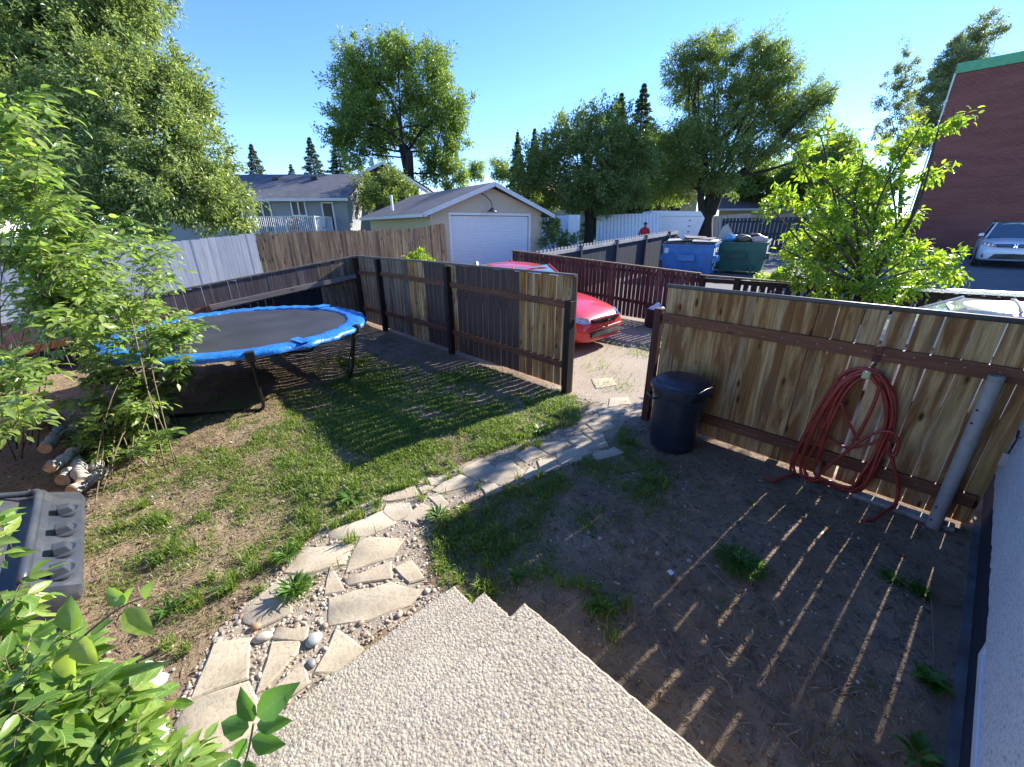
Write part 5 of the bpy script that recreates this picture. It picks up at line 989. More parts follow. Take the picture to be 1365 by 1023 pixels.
for s in (-1, 1):
    def q(x, y, z): return (s*x, y, z)
    MB().loft([[q(.53, .035, .80), q(.76, .13, .81), q(.87, .32, .88), q(.88, .42, .93), q(.74, .22, .95), q(.55, .08, .91)], [q(.53, .2, .80), q(.72, .28, .81), q(.80, .4, .88), q(.80, .5, .93), q(.7, .4, .95), q(.55, .25, .91)]]).build('headlight', MT['hldark'], wc, bevel=.012)
    for hx, hy2, hz2, hr in ((.585, .035, .865, .036), (.69, .075, .872, .042), (.79, .165, .90, .03)): MB().tube([q(hx, hy2, hz2), q(hx-.01, hy2+.08, hz2)], hr, 14).build('lamp_lens', MT['chrome'], wc)
    f_ = MB().tube([q(.70, .035, .475), q(.70, .15, .475)], .09, 16).build('fog_lamp_housing', MT['blacktube'], wc); MB().tube([q(.70, .02, .475), q(.70, .08, .475)], .045, 14).build('fog_lamp', MT['lens'], f_)
    MB().tube([(s*.62, 2.3, 1.72), (s*.62, 2.45, 1.76), (s*.61, 3.9, 1.76), (s*.61, 4.1, 1.72)], .02, 8).build('roof_rail', MT['blacktube'], wc)
MB().box((0, 2.75, 1.715), (.9, .7, .02)).build('sunroof', MT['blacktube'], wc)
# pale car just over the hose fence
ps_ = [(0, .24, .56, .6), (.04, .22, .62, .8), (.2, .20, .70, .93), (.7, .19, .80, .99), (1.2, .19, .88, 1), (2.6, .19, .92, 1), (3.6, .19, .95, .98), (4.2, .22, .95, .93), (4.5, .3, .8, .8)]
pc = car('pale_car', 'pale champagne car whose roof shows over the right end of the hose fence', (7.42, 1.62, -.05), PI, 4.5, 1.72, 1.40, .93, beige, ps_, 1.2, 2.02, 3.3, 4.1, glassmat('greenish pale windscreen', (.35, .46, .42), .12))
MB().tube([(-.56, 2.42, 1.375), (-.3, 2.42, 1.397), (0, 2.42, 1.403), (.3, 2.42, 1.397), (.56, 2.42, 1.375)], .014, 6).build('roof_seam', MT['metalgrey'], pc)

# ------------------------------------------------------------------ neighbours' fences on the alley
wf = wthing('board_fence', 'old brown weathered board fence in front of the tan garage', 'fence', (6, 12.2, .3))
b = boards((2.9, 12.2), (8.75, 12.2), lambda t: .15, lambda t: 2.09+.10*t+.14*max(0, (t-.75)/.25)*(1 if t > .8 else 0), .128, lambda t, r: r.choice([.003, .006, .01]), .02, -1, .012, 51, top='dog'); b[0].build('board_panel', MT['oldwood'], wf)
b = boards((8.75, 12.2), (9.3, 13.6), lambda t: .15, lambda t: 2.26+.05*t, .13, .006, .02, -1, .008, 52, top='dog'); b[0].build('return_boards', MT['oldwood'], wf)
for z in (.6, 1.7): MB().bar((2.9, 12.26, z), (8.7, 12.26, z+.1), .04, .09).build('rail', MT['oldwood'], wf)
gf = wthing('board_fence', 'pale grey painted board fence under the big leafy tree', 'fence', (0, 12.2, .2))
zg = lambda p: 2.09+.095*(p-2.9)
b = boards((-4.5, 12.18), (2.88, 12.18), lambda t: -.2, lambda t: zg(-4.5+7.38*t), .165, .004, .02, -1, .006, 53); b[0].build('board_panel', MT['greyfence'], gf)
for z in (.45, 1.5): MB().bar((-4.5, 12.24, z-.4), (2.88, 12.24, z), .04, .09).build('rail', MT['greyfence'], gf)

# ------------------------------------------------------------------ garage
def uvroof(o):   # planar uv along the slope for the shingle courses
    me = o.data; uv = me.uv_layers.new(name='UVMap'); 
    for p_ in me.polygons:
        nrm = p_.normal; u = Vector((0, 0, 1)).cross(nrm)
        if u.length < 1e-3: u = Vector((1, 0, 0))
        u.normalize(); v = nrm.cross(u)
        for li in p_.loop_indices: c_ = me.vertices[me.loops[li].vertex_index].co; uv.data[li].uv = (c_.dot(u), c_.dot(v))
    return o
ga = math.radians(-10); gx = np.array((math.cos(ga), math.sin(ga), 0)); gy = np.array((-math.sin(ga), math.cos(ga), 0)); gz_ = np.array((0, 0, 1.))
G0 = at(574, 300, 16.0); G0[2] = .55
# width so that the right corner lands on its surveyed direction
d_ = _ray(722, 290); A_ = np.array([[gx[0], -d_[0]], [gx[1], -d_[1]]]); sol = np.linalg.solve(A_, -G0[:2]); GW = sol[0]; GD = 8.2
gp = wthing('garage', 'tan stucco garage with white double door and gooseneck lamp', 'garage', tuple(G0))
EV = 2.28; RI = EV+.95+.02*GW
def P(x, y, z): return tuple(G0+gx*x+gy*y+gz_*z)
DW0, DW1, DH = .16*GW, .865*GW, 2.12
MB().slab([P(0, 0, -.3), P(DW0, 0, -.3), P(DW0, 0, DH), P(DW1, 0, DH), P(DW1, 0, -.3), P(GW, 0, -.3), P(GW, 0, EV), P(GW/2, 0, RI-.1), P(0, 0, EV)], tuple(-gy), .15).build('front_wall', MT['stuccotan'], gp)
MB().slab([P(0, .151, -.3), P(0, GD, -.3), P(0, GD, EV), P(0, .151, EV)], tuple(-gx), .15).build('side_wall', MT['stuccocream'], gp); MB().slab([P(GW, .151, -.3), P(GW, GD, -.3), P(GW, GD, EV), P(GW, .151, EV)], tuple(gx), .15).build('side_wall', MT['stuccotan'], gp)
MB().slab([P(.16, GD, -.3), P(GW-.16, GD, -.3), P(GW-.16, GD, EV), P(GW/2, GD, RI-.1), P(.16, GD, EV)], tuple(gy), .15).build('rear_wall', MT['stuccotan'], gp)
dr = MB(); nP = 16
for k in range(nP):
    za, zb = DH*k/nP-.02, DH*(k+1)/nP-.02; dr._add([P(DW0+.02, .06, za), P(DW1-.02, .06, za), P(DW1-.02, .05, za+.02), P(DW0+.02, .05, za+.02), P(DW1-.02, .05, zb-.015), P(DW0+.02, .05, zb-.015), P(DW1-.02, .06, zb), P(DW0+.02, .06, zb)], [(0, 1, 2, 3), (3, 2, 4, 5), (5, 4, 6, 7)])
door = dr.build('garage_door', MT['whitedoor'], gp)
tr_ = MB(); tr_.bar(P(DW0-.05, -.015, -.1), P(DW0-.05, -.015, DH+.1), .03, .10, up=tuple(gx)); tr_.bar(P(DW1+.05, -.015, -.1), P(DW1+.05, -.015, DH+.1), .03, .10, up=tuple(gx)); tr_.bar(P(DW0+.002, -.015, DH+.05), P(DW1-.002, -.015, DH+.05), .03, .10); tr_.build('door_frame', MT['white'], gp)
OV = .45; sl_ = (RI-EV)/(GW/2)
for s in (-1, 1):
    xe = -OV if s < 0 else GW+OV; ze = EV-OV*sl_+.06; a, b_ = P(xe, -.40, ze), P(GW/2, -.40, RI+.06); c_, d_ = P(GW/2, GD+.35, RI+.06), P(xe, GD+.35, ze)
    nrm = Vector(gx)*s*sl_+Vector((0, 0, 1)); rf_ = MB().slab([a, b_, c_, d_], tuple(nrm), .07).build('roof', MT['shingle'], gp); uvroof(rf_)
    MB().bar(np.array(P(xe, -.425, ze-.07)), np.array(P(GW/2-s*-.0, -.425, RI-.02)), .03, .16).build('rake_board', MT['fascia'], gp)
    MB().bar(np.array(P(xe+s*.02, -.40, ze-.075)), np.array(P(xe+s*.02, GD+.35, ze-.075)), .03, .13).build('eave_board', MT['fascia'], gp)
    MB().slab([P(xe-s*.02, -.39, ze-.12), P(xe-s*(OV-.0), -.39, ze-.12+(OV)*sl_*.0), P(xe-s*OV, GD+.3, ze-.12), P(xe-s*.02, GD+.3, ze-.12)], (0, 0, 1), .01).build('soffit', MT['fascia'], gp)
lx, lz = GW*.47, EV+.62*(RI-EV)
la = MB().tube(spline([P(lx-.25, -.0, lz+.02), P(lx-.20, -.12, lz-.03), P(lx-.05, -.35, lz-.25), P(lx, -.40, lz-.42), P(lx, -.40, lz-.55)], 6), .018, 8).build('lamp_arm', MT['blacktube'], gp, smooth=True)
MB().lathe([(.04, .10), (.07, .06), (.20, -.04), (.225, -.07), (.215, -.07), (.06, .03)], 20, P(lx, -.40, lz-.62), cap=False).build('lamp_shade', simple('tarnished bronze shade', (.14, .12, .11), .4, .5), la, smooth=True)
MB().tube([P(-.25, 3.6, EV+.1), P(-.25, 3.6, EV+.75)], .06, 10).build('vent_pipe', MT['white'], gp)

# ------------------------------------------------------------------ house with deck behind the brown fence
def FP(O):
    return lambda x, y, z: tuple(O+RH*x+WH*y+gz_*z)
O = at(400, 303, 26.0); O[2] = 0.6; Q = FP(O)
hh_ = wthing('house', 'grey bungalow with railed deck behind the brown weathered fence', 'house', tuple(O))
zE = at(400, 266, 25.4)[2]-.6; zR = at(400, 236, 29.5)[2]-.6; x0, x1 = -9, 3.25
zf = at(440, 307, 26)[2]-.6-.25
MB().slab([Q(x0, 0, 0), Q(x1, 0, 0), Q(x1, 0, zE), Q(x0, 0, zE)], tuple(-WH), .2).build('wall', MT['stuccogrey'], hh_); MB().slab([Q(x1, .2, 0), Q(x1, 7, 0), Q(x1, 7, zE), Q(x1, 3.5, zR-.1), Q(x1, .2, zE)], tuple(RH), .2).build('wall', MT['stuccogrey'], hh_)
uvroof(MB().slab([Q(x0, -.55, zE+.02), Q(x1+.3, -.55, zE+.02), Q(x1+.3, 3.6, zR), Q(x0, 3.6, zR)], (0, 0, 1), .12).build('roof', MT['shingledark'], hh_)); uvroof(MB().slab([Q(x0, 7.6, zE+.02), Q(x1+.3, 7.6, zE+.02), Q(x1+.3, 3.6, zR), Q(x0, 3.6, zR)], (0, 0, 1), .12).build('roof', MT['shingledark'], hh_))
MB().bar(Q(x0, -.58, zE-.05), Q(x1+.3, -.58, zE-.05), .05, .16).build('gutter', MT['fascia'], hh_)
for x, y in ((-2.3, 2.6), (.35, 2.6)): MB().box(Q(x, y, zE+(zR-zE)*(y+.55)/4.15+.08), (.45, .35, .16), base).build('roof_vent', MT['blacktube'], hh_)
def opening(nm, xa, xb, za, zb, mull, y=-.03):
    f = MB()
    for a, b_ in (((xa, za), (xb, za)), ((xa, zb), (xb, zb))): f.bar(Q(a[0]-.05, y, a[1]), Q(b_[0]+.05, y, b_[1]), .06, .09)
    for x in (xa, xb)+tuple(mull): f.bar(Q(x, y, za+.045), Q(x, y, zb-.045), .06, .09, up=tuple(RH))
    f = f.build(nm, MT['white'], hh_); MB().slab([Q(xa, y+.02, za), Q(xb, y+.02, za), Q(xb, y+.02, zb), Q(xa, y+.02, zb)], tuple(-WH), .01).build('pane', simple('dark house glass', (.012, .014, .018), .25, 0, .2, 2, spec=.3), f); return f
mpx = 26/531.
def X(px): return float(np.dot(at(px, 290, 26)-O, RH))
opening('window', X(394), X(412), at(394, 288, 26)[2]-.6, at(394, 269, 26)[2]-.6, ((X(394)+X(412))/2,)); opening('sliding_door', X(345), X(366), zf, at(350, 270, 26)[2]-.6, ((X(345)+X(366))/2,)); opening('back_door', X(434), X(448), zf, at(440, 271, 26)[2]-.6, ())
dk = MB(); dk.slab([Q(X(335), -.01, zf), Q(X(452), -.01, zf), Q(X(452), -2.6, zf), Q(X(335), -2.6, zf)], (0, 0, 1), .25); dk.build('deck', MT['white'], hh_)
rl = MB(); zt_ = zf+1.02; ra, rb = X(340), X(450)-.25; yr = -2.55
rl.bar(Q(ra, yr, zt_), Q(rb, yr, zt_), .06, .05); rl.bar(Q(ra, yr, zf+.10), Q(rb, yr, zf+.10), .05, .04)
for x in np.arange(ra, rb, .115): rl.bar(Q(x, yr, zf+.12), Q(x, yr, zt_-.02), .022, .022, up=tuple(RH))
for x in np.linspace(ra, rb, 4): rl.bar(Q(x, yr, zf), Q(x, yr, zt_+.04), .06, .06, up=tuple(RH))
for yy in np.arange(yr, -.1, .115): rl.bar(Q(rb, yy, zf+.12), Q(rb, yy, zt_-.02), .022, .022, up=tuple(RH))
rl.bar(Q(rb, yr, zt_), Q(rb, -.1, zt_), .06, .05); rl.build('railing', MT['white'], hh_)
for i, (px, c) in enumerate(((357, (.35, .33, .33)), (405, (.22, .12, .08)), (440, (.30, .30, .33)))):
    x = X(px); y = -1.5; t = wthing('patio_chair', ['grey sling patio chair at the left of the far deck', 'brown wooden patio chair in the middle of the far deck', 'pale patio chair by the back door on the far deck'][i], 'chair', Q(x, y, zf), 'patio chairs on the deck'); mm = simple('chair %d' % i, c, .6)
    MB().slab([Q(x-.27, y-.25, zf+.43), Q(x+.27, y-.25, zf+.43), Q(x+.27, y+.25, zf+.40), Q(x-.27, y+.25, zf+.40)], (0, 0, 1), .04).build('seat', mm, t); MB().slab([Q(x-.27, y+.25, zf+.42), Q(x+.27, y+.25, zf+.42), Q(x+.27, y+.40, zf+1.0), Q(x-.27, y+.40, zf+1.0)], tuple(-WH), .04).build('backrest', mm, t)
    for sx in (-.25, .25):
        for sy in (-.23, .25): MB().bar(Q(x+sx, y+sy, zf), Q(x+sx, y+sy, zf+.42), .04, .04, up=tuple(RH)).build('leg', mm, t)
# second house with a higher gable
O2 = at(500, 280, 31); O2[2] = .8; Q2 = FP(O2); h2 = wthing('house', 'brown upper storey house with pale gable fascia behind the bushy tree', 'house', tuple(O2))
za_ = at(500, 252, 31)[2]-.8; zb2 = at(500, 226, 33)[2]-.8; xa, xb = float(np.dot(at(455, 280, 31)-O2, RH)), float(np.dot(at(560, 280, 31)-O2, RH)); xm = float(np.dot(at(520, 280, 31)-O2, RH))
MB().slab([Q2(xa, 0, 0), Q2(xb, 0, 0), Q2(xb, 0, za_), Q2(xm, 0, zb2-.2), Q2(xa, 0, za_)], tuple(-WH), .2).build('wall', MT['stuccobrown'], h2)
for e in (xa-.8, xb+.8): ze = za_-.3; nrm = (0, 0, 1); uvroof(MB().slab([Q2(e, -.6, ze), Q2(xm, -.6, zb2), Q2(xm, 7, zb2), Q2(e, 7, ze)], nrm, .12).build('roof', MT['shingle'], h2)); MB().bar(Q2(e, -.65, ze-.05), Q2(xm, -.65, zb2-.05), .05, .20).build('rake_board', MT['fascia'], h2)
opening2 = MB(); opening2.box(Q2(xm+.6, -.04, za_-.6), (1.0, .06, .6), base); opening2.build('window', glassmat('upper glass', (.03, .04, .05)), h2)
MB().box(Q2(xm-1.3, 1.0, zb2+.1), (.22, .22, .9), base).build('chimney', MT['metalgrey'], h2)
# brown roofed house far right
O3 = at(985, 290, 44); O3[2] = 1.0; Q3 = FP(O3); h3 = wthing('house', 'distant low house with brown shingle roof right of the willow trunk', 'house', tuple(O3))
X3 = lambda px: float(np.dot(at(px, 285, 44)-O3, RH)); z3 = lambda py, d=44: at(985, py, d)[2]-1.0
MB().slab([Q3(X3(958), 0, 0), Q3(X3(1075), 0, 0), Q3(X3(1075), 0, z3(279)), Q3(X3(958), 0, z3(279))], tuple(-WH), .2).build('wall', MT['stuccocream'], h3)
uvroof(MB().slab([Q3(X3(952), -.6, z3(279)), Q3(X3(1080), -.6, z3(279)), Q3(X3(1070), 4.5, z3(262, 49)), Q3(X3(962), 4.5, z3(262, 49))], (0, 0, 1), .12).build('roof', MT['shinglebrown'], h3)); MB().bar(Q3(X3(952), -.62, z3(279)-.08), Q3(X3(1080), -.62, z3(279)-.08), .05, .2).build('gutter', MT['fascia'], h3)
MB().slab([Q3(X3(966), 4.6, z3(266, 49)), Q3(X3(1010), 4.6, z3(266, 49)), Q3(X3(988), 4.6, z3(254, 49))], tuple(-WH), .2).build('gable', MT['fascia'], h3)
# cream house behind the trees in the middle
O4 = at(830, 300, 40); O4[2] = 1.0; Q4 = FP(O4); h4 = wthing('house', 'cream house glimpsed under the trees behind the white panel fence', 'house', tuple(O4))
X4 = lambda px: float(np.dot(at(px, 285, 40)-O4, RH)); z4 = lambda py, d=40: at(830, py, d)[2]-1.0
MB().slab([Q4(X4(735), 0, 0), Q4(X4(925), 0, 0), Q4(X4(925), 0, z4(262)), Q4(X4(735), 0, z4(262))], tuple(-WH), .2).build('wall', MT['stuccocream'], h4); uvroof(MB().slab([Q4(X4(728), -.6, z4(262)), Q4(X4(932), -.6, z4(262)), Q4(X4(932), 4.5, z4(246, 45)), Q4(X4(728), 4.5, z4(246, 45))], (0, 0, 1), .12).build('roof', MT['shinglebrown'], h4))
for px in (760, 855, 895): MB().box(Q4(X4(px), -.03, z4(276)), (1.2, .06, 1.0), base).build('window', glassmat('far glass', (.04, .05, .06)), h4)

# ------------------------------------------------------------------ brick building
BP = 32.0; zb0 = H1(BP, 0)
bb = wthing('brick_building', 'tall windowless maroon brick building with green coping at the right', 'building', (BP, -6, zb0)); qe = onp(1280, 85, BP); zt0 = qe[2]
MB().box((BP+6, qe[1]-20, (zt0+zb0)/2-.35), (12, 40, zt0-zb0+.7-.5)).build('wall', MT['brick'], bb); MB().box((BP+6, qe[1]-20, zt0-.2), (12.16, 40.16, .42)).build('coping', MT['greentrim'], bb)
MB().tube([(BP-.06, qe[1]+.06, zb0), (BP-.06, qe[1]+.06, zt0-.4)], .035, 8).build('corner_highlight', MT['fascia'], bb)  # added pale tube standing in for a bright highlight on the corner

# ------------------------------------------------------------------ white panels and trailer in the alley
def panel(name, label, cat, pts, d, rib=None, mat='white', th=.08):
    P_ = [at(x, y, d) for x, y in pts]; P_[0][2] = H1(*P_[0][:2]); P_[-1][2] = H1(*P_[-1][:2]); t = wthing(name, label, cat, tuple(P_[0]))
    MB().slab([tuple(p) for p in P_], tuple(-WH), th).build('panel', MT[mat] if isinstance(mat, str) else mat, t)
    if rib:
        rb = MB(); A, B = P_[0], P_[-1]; TA, TB = P_[1], P_[-2]; k = int(np.linalg.norm(B-A)/rib)
        for i in range(k+1):
            f = i/k; rb.bar(tuple(A+(B-A)*f-WH*.03), tuple(TA+(TB-TA)*f-WH*.03), rib*.45, .05, up=tuple(RH))
        rb.build('ribs', MT[mat] if isinstance(mat, str) else mat, t)
    return t
panel('panel_fence', 'white ribbed metal panel fence across the alley behind the person', 'fence', [(795, 325), (796, 287), (880, 284), (880, 325)], 25, .22)
panel('panel_fence', 'white slatted fence just right of the garage', 'fence', [(722, 325), (722, 289), (768, 287), (768, 325)], 23, .17)
panel('panel_fence', 'grey white board fence beyond the dumpsters', 'fence', [(925, 318), (925, 290), (1000, 285), (1000, 318)], 31, .24, simple('grey white boards', (.42, .42, .42), .8))
panel('panel_fence', 'tan and white board fence past the grey white one', 'fence', [(1000, 318), (1000, 287), (1085, 285), (1085, 318)], 33, .24, simple('tan boards', (.40, .36, .28), .8))
cab = at(764, 305, 21.8); cab[2] = H1(cab[0], cab[1]); t = wthing('metal_cabinet', 'tall white metal cabinet standing next to the dark tree trunk', 'cabinet', tuple(cab)); zc = at(764, 287, 21.8)[2]
MB().box((cab[0], cab[1], (cab[2]+zc)/2), (.62, .5, zc-cab[2]), base).build('box', MT['white'], t, bevel=.01); MB().box(tuple(np.array((cab[0], cab[1], cab[2]+.9))-WH*.26+RH*-.2), (.03, .03, .3), base).build('handle', MT['metalgrey'], t)
tl = at(900, 300, 27); tl[2] = H1(tl[0], tl[1]); t = wthing('cargo_trailer', 'white enclosed cargo trailer parked in the alley behind the dumpsters', 'trailer', tuple(tl)); zt1 = at(900, 281, 27)[2]; z0_ = tl[2]+.5
QT = FP(np.array((tl[0], tl[1], 0.)))
MB().loft([[QT(-1.9, y, z0_), QT(1.6, y, z0_), QT(1.95, y, zt1-.5), QT(1.6, y, zt1-.05), QT(-1.6, y, zt1), QT(-1.9, y, zt1-.25)] for y in (0, 2.1)]).build('body', MT['white'], t, bevel=.04)
for x in (-.8, .2): MB().tube([QT(x, -.02, tl[2]+.32), QT(x, .2, tl[2]+.32)], .32, 20).build('wheel', MT['tyre'], t)
MB().bar(QT(-1.7, -.02, zt1-.35), QT(1.7, -.02, zt1-.38), .03, .04).build('trim_strip', MT['metalgrey'], t)
for k, z in enumerate((.5, .95, 1.4)): MB().box(QT(.95, -.02, z0_+z*.8), (.16, .03, .05), base).build('hinge', MT['blacktube'], t)

# ------------------------------------------------------------------ person in red
pg = at(858, 320, 22.5); pg[2] = H1(pg[0], pg[1]); pr_ = wthing('person', 'person in a red jacket walking away, head bent, behind the blue grey fence', 'person', tuple(pg))
O5 = np.array((pg[0], pg[1], pg[2])); QP = FP(O5)
sk = bpy.data.meshes.new('person_body'); nodes = [((0, 0, .95), .155), ((0, 0, 1.15), .165), ((.01, .03, 1.36), .165), ((.03, .08, 1.48), .085), ((.05, .13, 1.56), .062), ((.06, .17, 1.66), .092), ((.065, .19, 1.73), .075),
    ((-.20, .03, 1.40), .085), ((-.27, .02, 1.14), .062), ((-.24, .14, .92), .048), ((-.23, .18, .84), .04), ((.22, .05, 1.40), .085), ((.28, .04, 1.14), .062), ((.26, .16, .92), .048), ((.25, .2, .84), .04),
    ((-.10, .0, .88), .11), ((-.11, .08, .50), .082), ((-.11, .02, .10), .055), ((-.11, .14, .05), .05), ((.10, .0, .88), .11), ((.11, -.10, .50), .082), ((.11, -.22, .12), .055), ((.11, -.10, .05), .05)]
edges = [(0, 1), (1, 2), (2, 3), (3, 4), (4, 5), (5, 6), (2, 7), (7, 8), (8, 9), (9, 10), (2, 11), (11, 12), (12, 13), (13, 14), (0, 15), (15, 16), (16, 17), (17, 18), (0, 19), (19, 20), (20, 21), (21, 22)]
sk.from_pydata([tuple(np.array(QP(*p_))-O5) for p_, r in nodes], edges, []); ob = bpy.data.objects.new('body', sk); COL.objects.link(ob); ob.parent = pr_
sm = ob.modifiers.new('skin', 'SKIN'); lay = sk.skin_vertices[0].data
for i, (p_, r) in enumerate(nodes): lay[i].radius = (r, r*.85); lay[i].use_root = (i == 0)
ob.modifiers.new('sub', 'SUBSURF').render_levels = 2
def clothes():
    m, nt, b, o = newmat('red jacket, dark trousers and skin'); tc = nt.nodes.new('ShaderNodeTexCoord'); sx = nt.nodes.new('ShaderNodeSeparateXYZ'); L(nt, tc.outputs['Object'], sx.inputs[0])
    c = ramp(nt, mth(nt, 'DIVIDE', sx.outputs[2], 2.0), [(0, (.03, .03, .035)), (.05, (.03, .035, .05)), (.43, (.42, .015, .015)), (.755, (.36, .2, .15))], 'CONSTANT'); L(nt, c, b.inputs['Base Color']); b.inputs['Roughness'].default_value = .75; return m
sk.materials.append(clothes())
MB().lathe([(.098, -.02), (.104, .03), (.09, .075), (.05, .105), (.001, .115)], 16, QP(.06, .175, 1.665), cap=False).build('hair', MT['blacktube'], pr_, smooth=True)
# ------------------------------------------------------------------ trees and shrubs
def tree(name, label, cat, base, tr, lobes, mat, bark, ll, lw, per, cr_, dens=1.0, fork=None, droop=.2, group=None, shape='kite', seed=1, stems=1, bend=.25, subl=.5, curl=.15, trunkz=None, up=.3, npl=72):
    """lobes: (centre, horizontal radius, vertical radius). limbs grow into every lobe, leaf clumps fill it unevenly"""
    rng = np.random.default_rng(seed); base = np.array(base, float); t = wthing(name, label, cat, tuple(base), group); tk = MB(); C = []; Dv = []
    cen = np.mean([l[0] for l in lobes], 0); fk = np.array(fork) if fork is not None else base+(cen-base)*.35
    tops = [base+np.array((rng.normal(0, tr*1.2), rng.normal(0, tr*1.2), 0))*(stems > 1) for _ in range(stems)]
    for i in range(stems):
        f2 = fk+rng.normal(0, tr*2.5, 3)*(stems > 1); pts = spline([tops[i]-(0, 0, .15), tops[i]+(f2-tops[i])*.5+rng.normal(0, tr*.5, 3), f2], 5)
        rad = np.linspace(tr*1.1, tr*.72, len(pts)); rad[0] = tr*1.45; tk.tube(pts, list(rad), 10)
    for li, lb in enumerate(lobes):
        c, rx, rz = np.array(lb[0]), lb[1], lb[2]; f2 = fk if stems == 1 else fk+rng.normal(0, tr*2, 3); d = c-f2; ln = np.linalg.norm(d); mid = f2+d*.5+np.array((0, 0, ln*bend*rng.uniform(-.2, .7)))+rng.normal(0, ln*.06, 3)
        pts = spline([f2-(0, 0, .1), mid, c, c+np.array((d[0]*.15, d[1]*.15, rz*.6))], 6); r0 = max(tr*.12, min(tr*.40, tr*.17*(rx/1.2)**.7)) if tr > .06 else tr*.45; tk.tube(pts, list(np.linspace(r0, max(.006, r0*.12), len(pts))), 7)
        vol = rx*rx*rz; k = max(4, int(.95*dens*vol**(2/3)*per)); u = rng.normal(0, 1, (k, 3)); u /= np.linalg.norm(u, axis=1)[:, None]; rr = rng.uniform(0.05, 1, k)**.42*np.where(rng.uniform(0, 1, k) < .16, rng.uniform(1.1, 1.38, k), rng.uniform(.75, 1.1, k))
        P = c+u*rr[:, None]*np.array((rx, rx, rz))
        C.append(P); Dv.append(u)
        for j in range(0, k, max(1, int(1/max(subl, .01)))):
            s = pts[rng.integers(len(pts)//2, len(pts))]; m = (s+P[j])/2+np.array((0, 0, .06*ln)); tk.tube([s, m, P[j]], [max(.006, r0*.22), max(.005, r0*.15), .004], 4, cap=False)
    C = np.concatenate(C); Dv = np.concatenate(Dv); w_ = rng.uniform(.35, 1.5, len(C)); n_each = np.maximum(3, (npl*w_).astype(int)); idx = np.repeat(np.arange(len(C)), n_each); m = len(idx)
    sz = (cr_*rng.uniform(.45, 1.15, len(C)))[idx][:, None]; off = unit(rng.normal(0, 1, (m, 3)))*rng.uniform(0, 1, (m, 1))**.45; ax_ = unit(Dv+rng.normal(0, .5, Dv.shape)+np.array((0, 0, .25)))[idx]; P = C[idx]+(off*.8+ax_*rng.uniform(-.7, .9, (m, 1)))*sz
    D = Dv[idx]*.6+off*.6+rng.normal(0, .45, (m, 3)); D[:, 2] -= droop; Nn = rng.normal(0, .6, (m, 3)); Nn[:, 2] += up+.5; Nn += Dv[idx]*.5
    L_ = ll*rng.uniform(.65, 1.25, m); W_ = lw*rng.uniform(.7, 1.2, m)
    tk.build('trunk', bark, t, smooth=True); leaves('crown', P, D, Nn, L_, W_, mat, t, shape, curl); return t
def lob(lst, d, jit=.0, sq=1.0, seed=3):
    r = np.random.default_rng(seed); out = []
    for it in lst:
        x, y, rx, ry = it[:4]; dd = d+(it[4] if len(it) > 4 else r.uniform(-jit, jit)); out.append((at(x, y, dd), rx*dd/FPX, ry*dd/FPX*sq))
    return out
def foot(x, y, d):
    p = at(x, y, d); p[2] = H1(p[0], p[1]); return p
# big leafy tree at the left
tree('leafy_tree', 'huge bushy silver green tree filling the upper left above the grey fence', 'tree', foot(85, 320, 14), .28,
     lob([(85, 35, 75, 60, .5), (30, 90, 80, 70, 0), (150, 60, 50, 60, .6), (205, 112, 48, 50, .2), (235, 92, 22, 26, .3), (150, 130, 60, 60, -.8), (70, 175, 75, 70, -.6), (252, 150, 40, 42, .2), (200, 190, 60, 55, -.9), (270, 212, 42, 42, 0), (130, 240, 70, 45, -1.0), (298, 258, 34, 36, .1), (230, 262, 62, 40, -.8), (40, 250, 60, 50, -.6), (-60, 100, 90, 110, .3), (160, 285, 60, 28, -1.2), (300, 293, 32, 16, -.2), (100, -40, 110, 60, .6), (180, 10, 30, 40, .8), (10, 10, 80, 60, .2)], 13.5), MT['leafbig'], MT['barkdark'], .15, .062, 62, .40, .82, at(110, 240, 14), .25, seed=11, bend=.3, subl=.06, npl=95)
# tall tree behind the garage
tree('tall_tree', 'tall round crowned tree standing behind the garage and bungalow', 'tree', foot(545, 300, 36), .42,
     lob([(488, 92, 40, 36), (530, 72, 26, 24), (522, 62, 16, 16), (470, 125, 34, 32), (458, 168, 26, 30), (480, 160, 34, 34), (540, 118, 36, 32), (583, 92, 22, 30), (575, 78, 14, 16), (600, 140, 26, 30), (575, 140, 34, 30), (604, 178, 22, 22), (590, 205, 30, 22), (600, 232, 26, 22), (560, 180, 22, 20), (515, 168, 26, 24), (470, 205, 20, 20), (500, 195, 18, 16), (570, 228, 14, 22)], 35, 1.6), MT['leafash'], MT['barkdark'], .27, .12, 22, .70, .80, at(543, 205, 35), .2, seed=12, stems=3, bend=.05, subl=.05)
tree('bushy_tree', 'dark bushy tree in front of the brown upper storey house', 'tree', foot(510, 300, 27), .16, lob([(500, 250, 26, 18), (520, 240, 20, 18), (485, 265, 18, 14), (540, 255, 18, 14), (510, 265, 24, 12)], 27, .8), MT['leafdark'], MT['barkdark'], .2, .09, 22, .5, 1.0, seed=13)
tree('broad_tree', 'broad dark green tree with a thick trunk behind the white panels', 'tree', foot(784, 325, 24.5), .30,
     lob([(712, 225, 30, 28), (740, 200, 34, 34), (770, 175, 32, 26), (800, 170, 34, 30), (790, 205, 46, 40, -1), (830, 195, 34, 34), (845, 225, 34, 30), (735, 245, 36, 22), (770, 250, 40, 24, -1.2), (815, 255, 40, 26, -1), (700, 248, 20, 14), (850, 262, 24, 16), (765, 272, 26, 12), (808, 275, 24, 10), (728, 268, 20, 10)], 24.5, 1.2), MT['leafdark'], MT['barkdark'], .19, .085, 30, .5, 1.0, at(783, 265, 24.5), .2, seed=14, bend=.1, subl=.1)
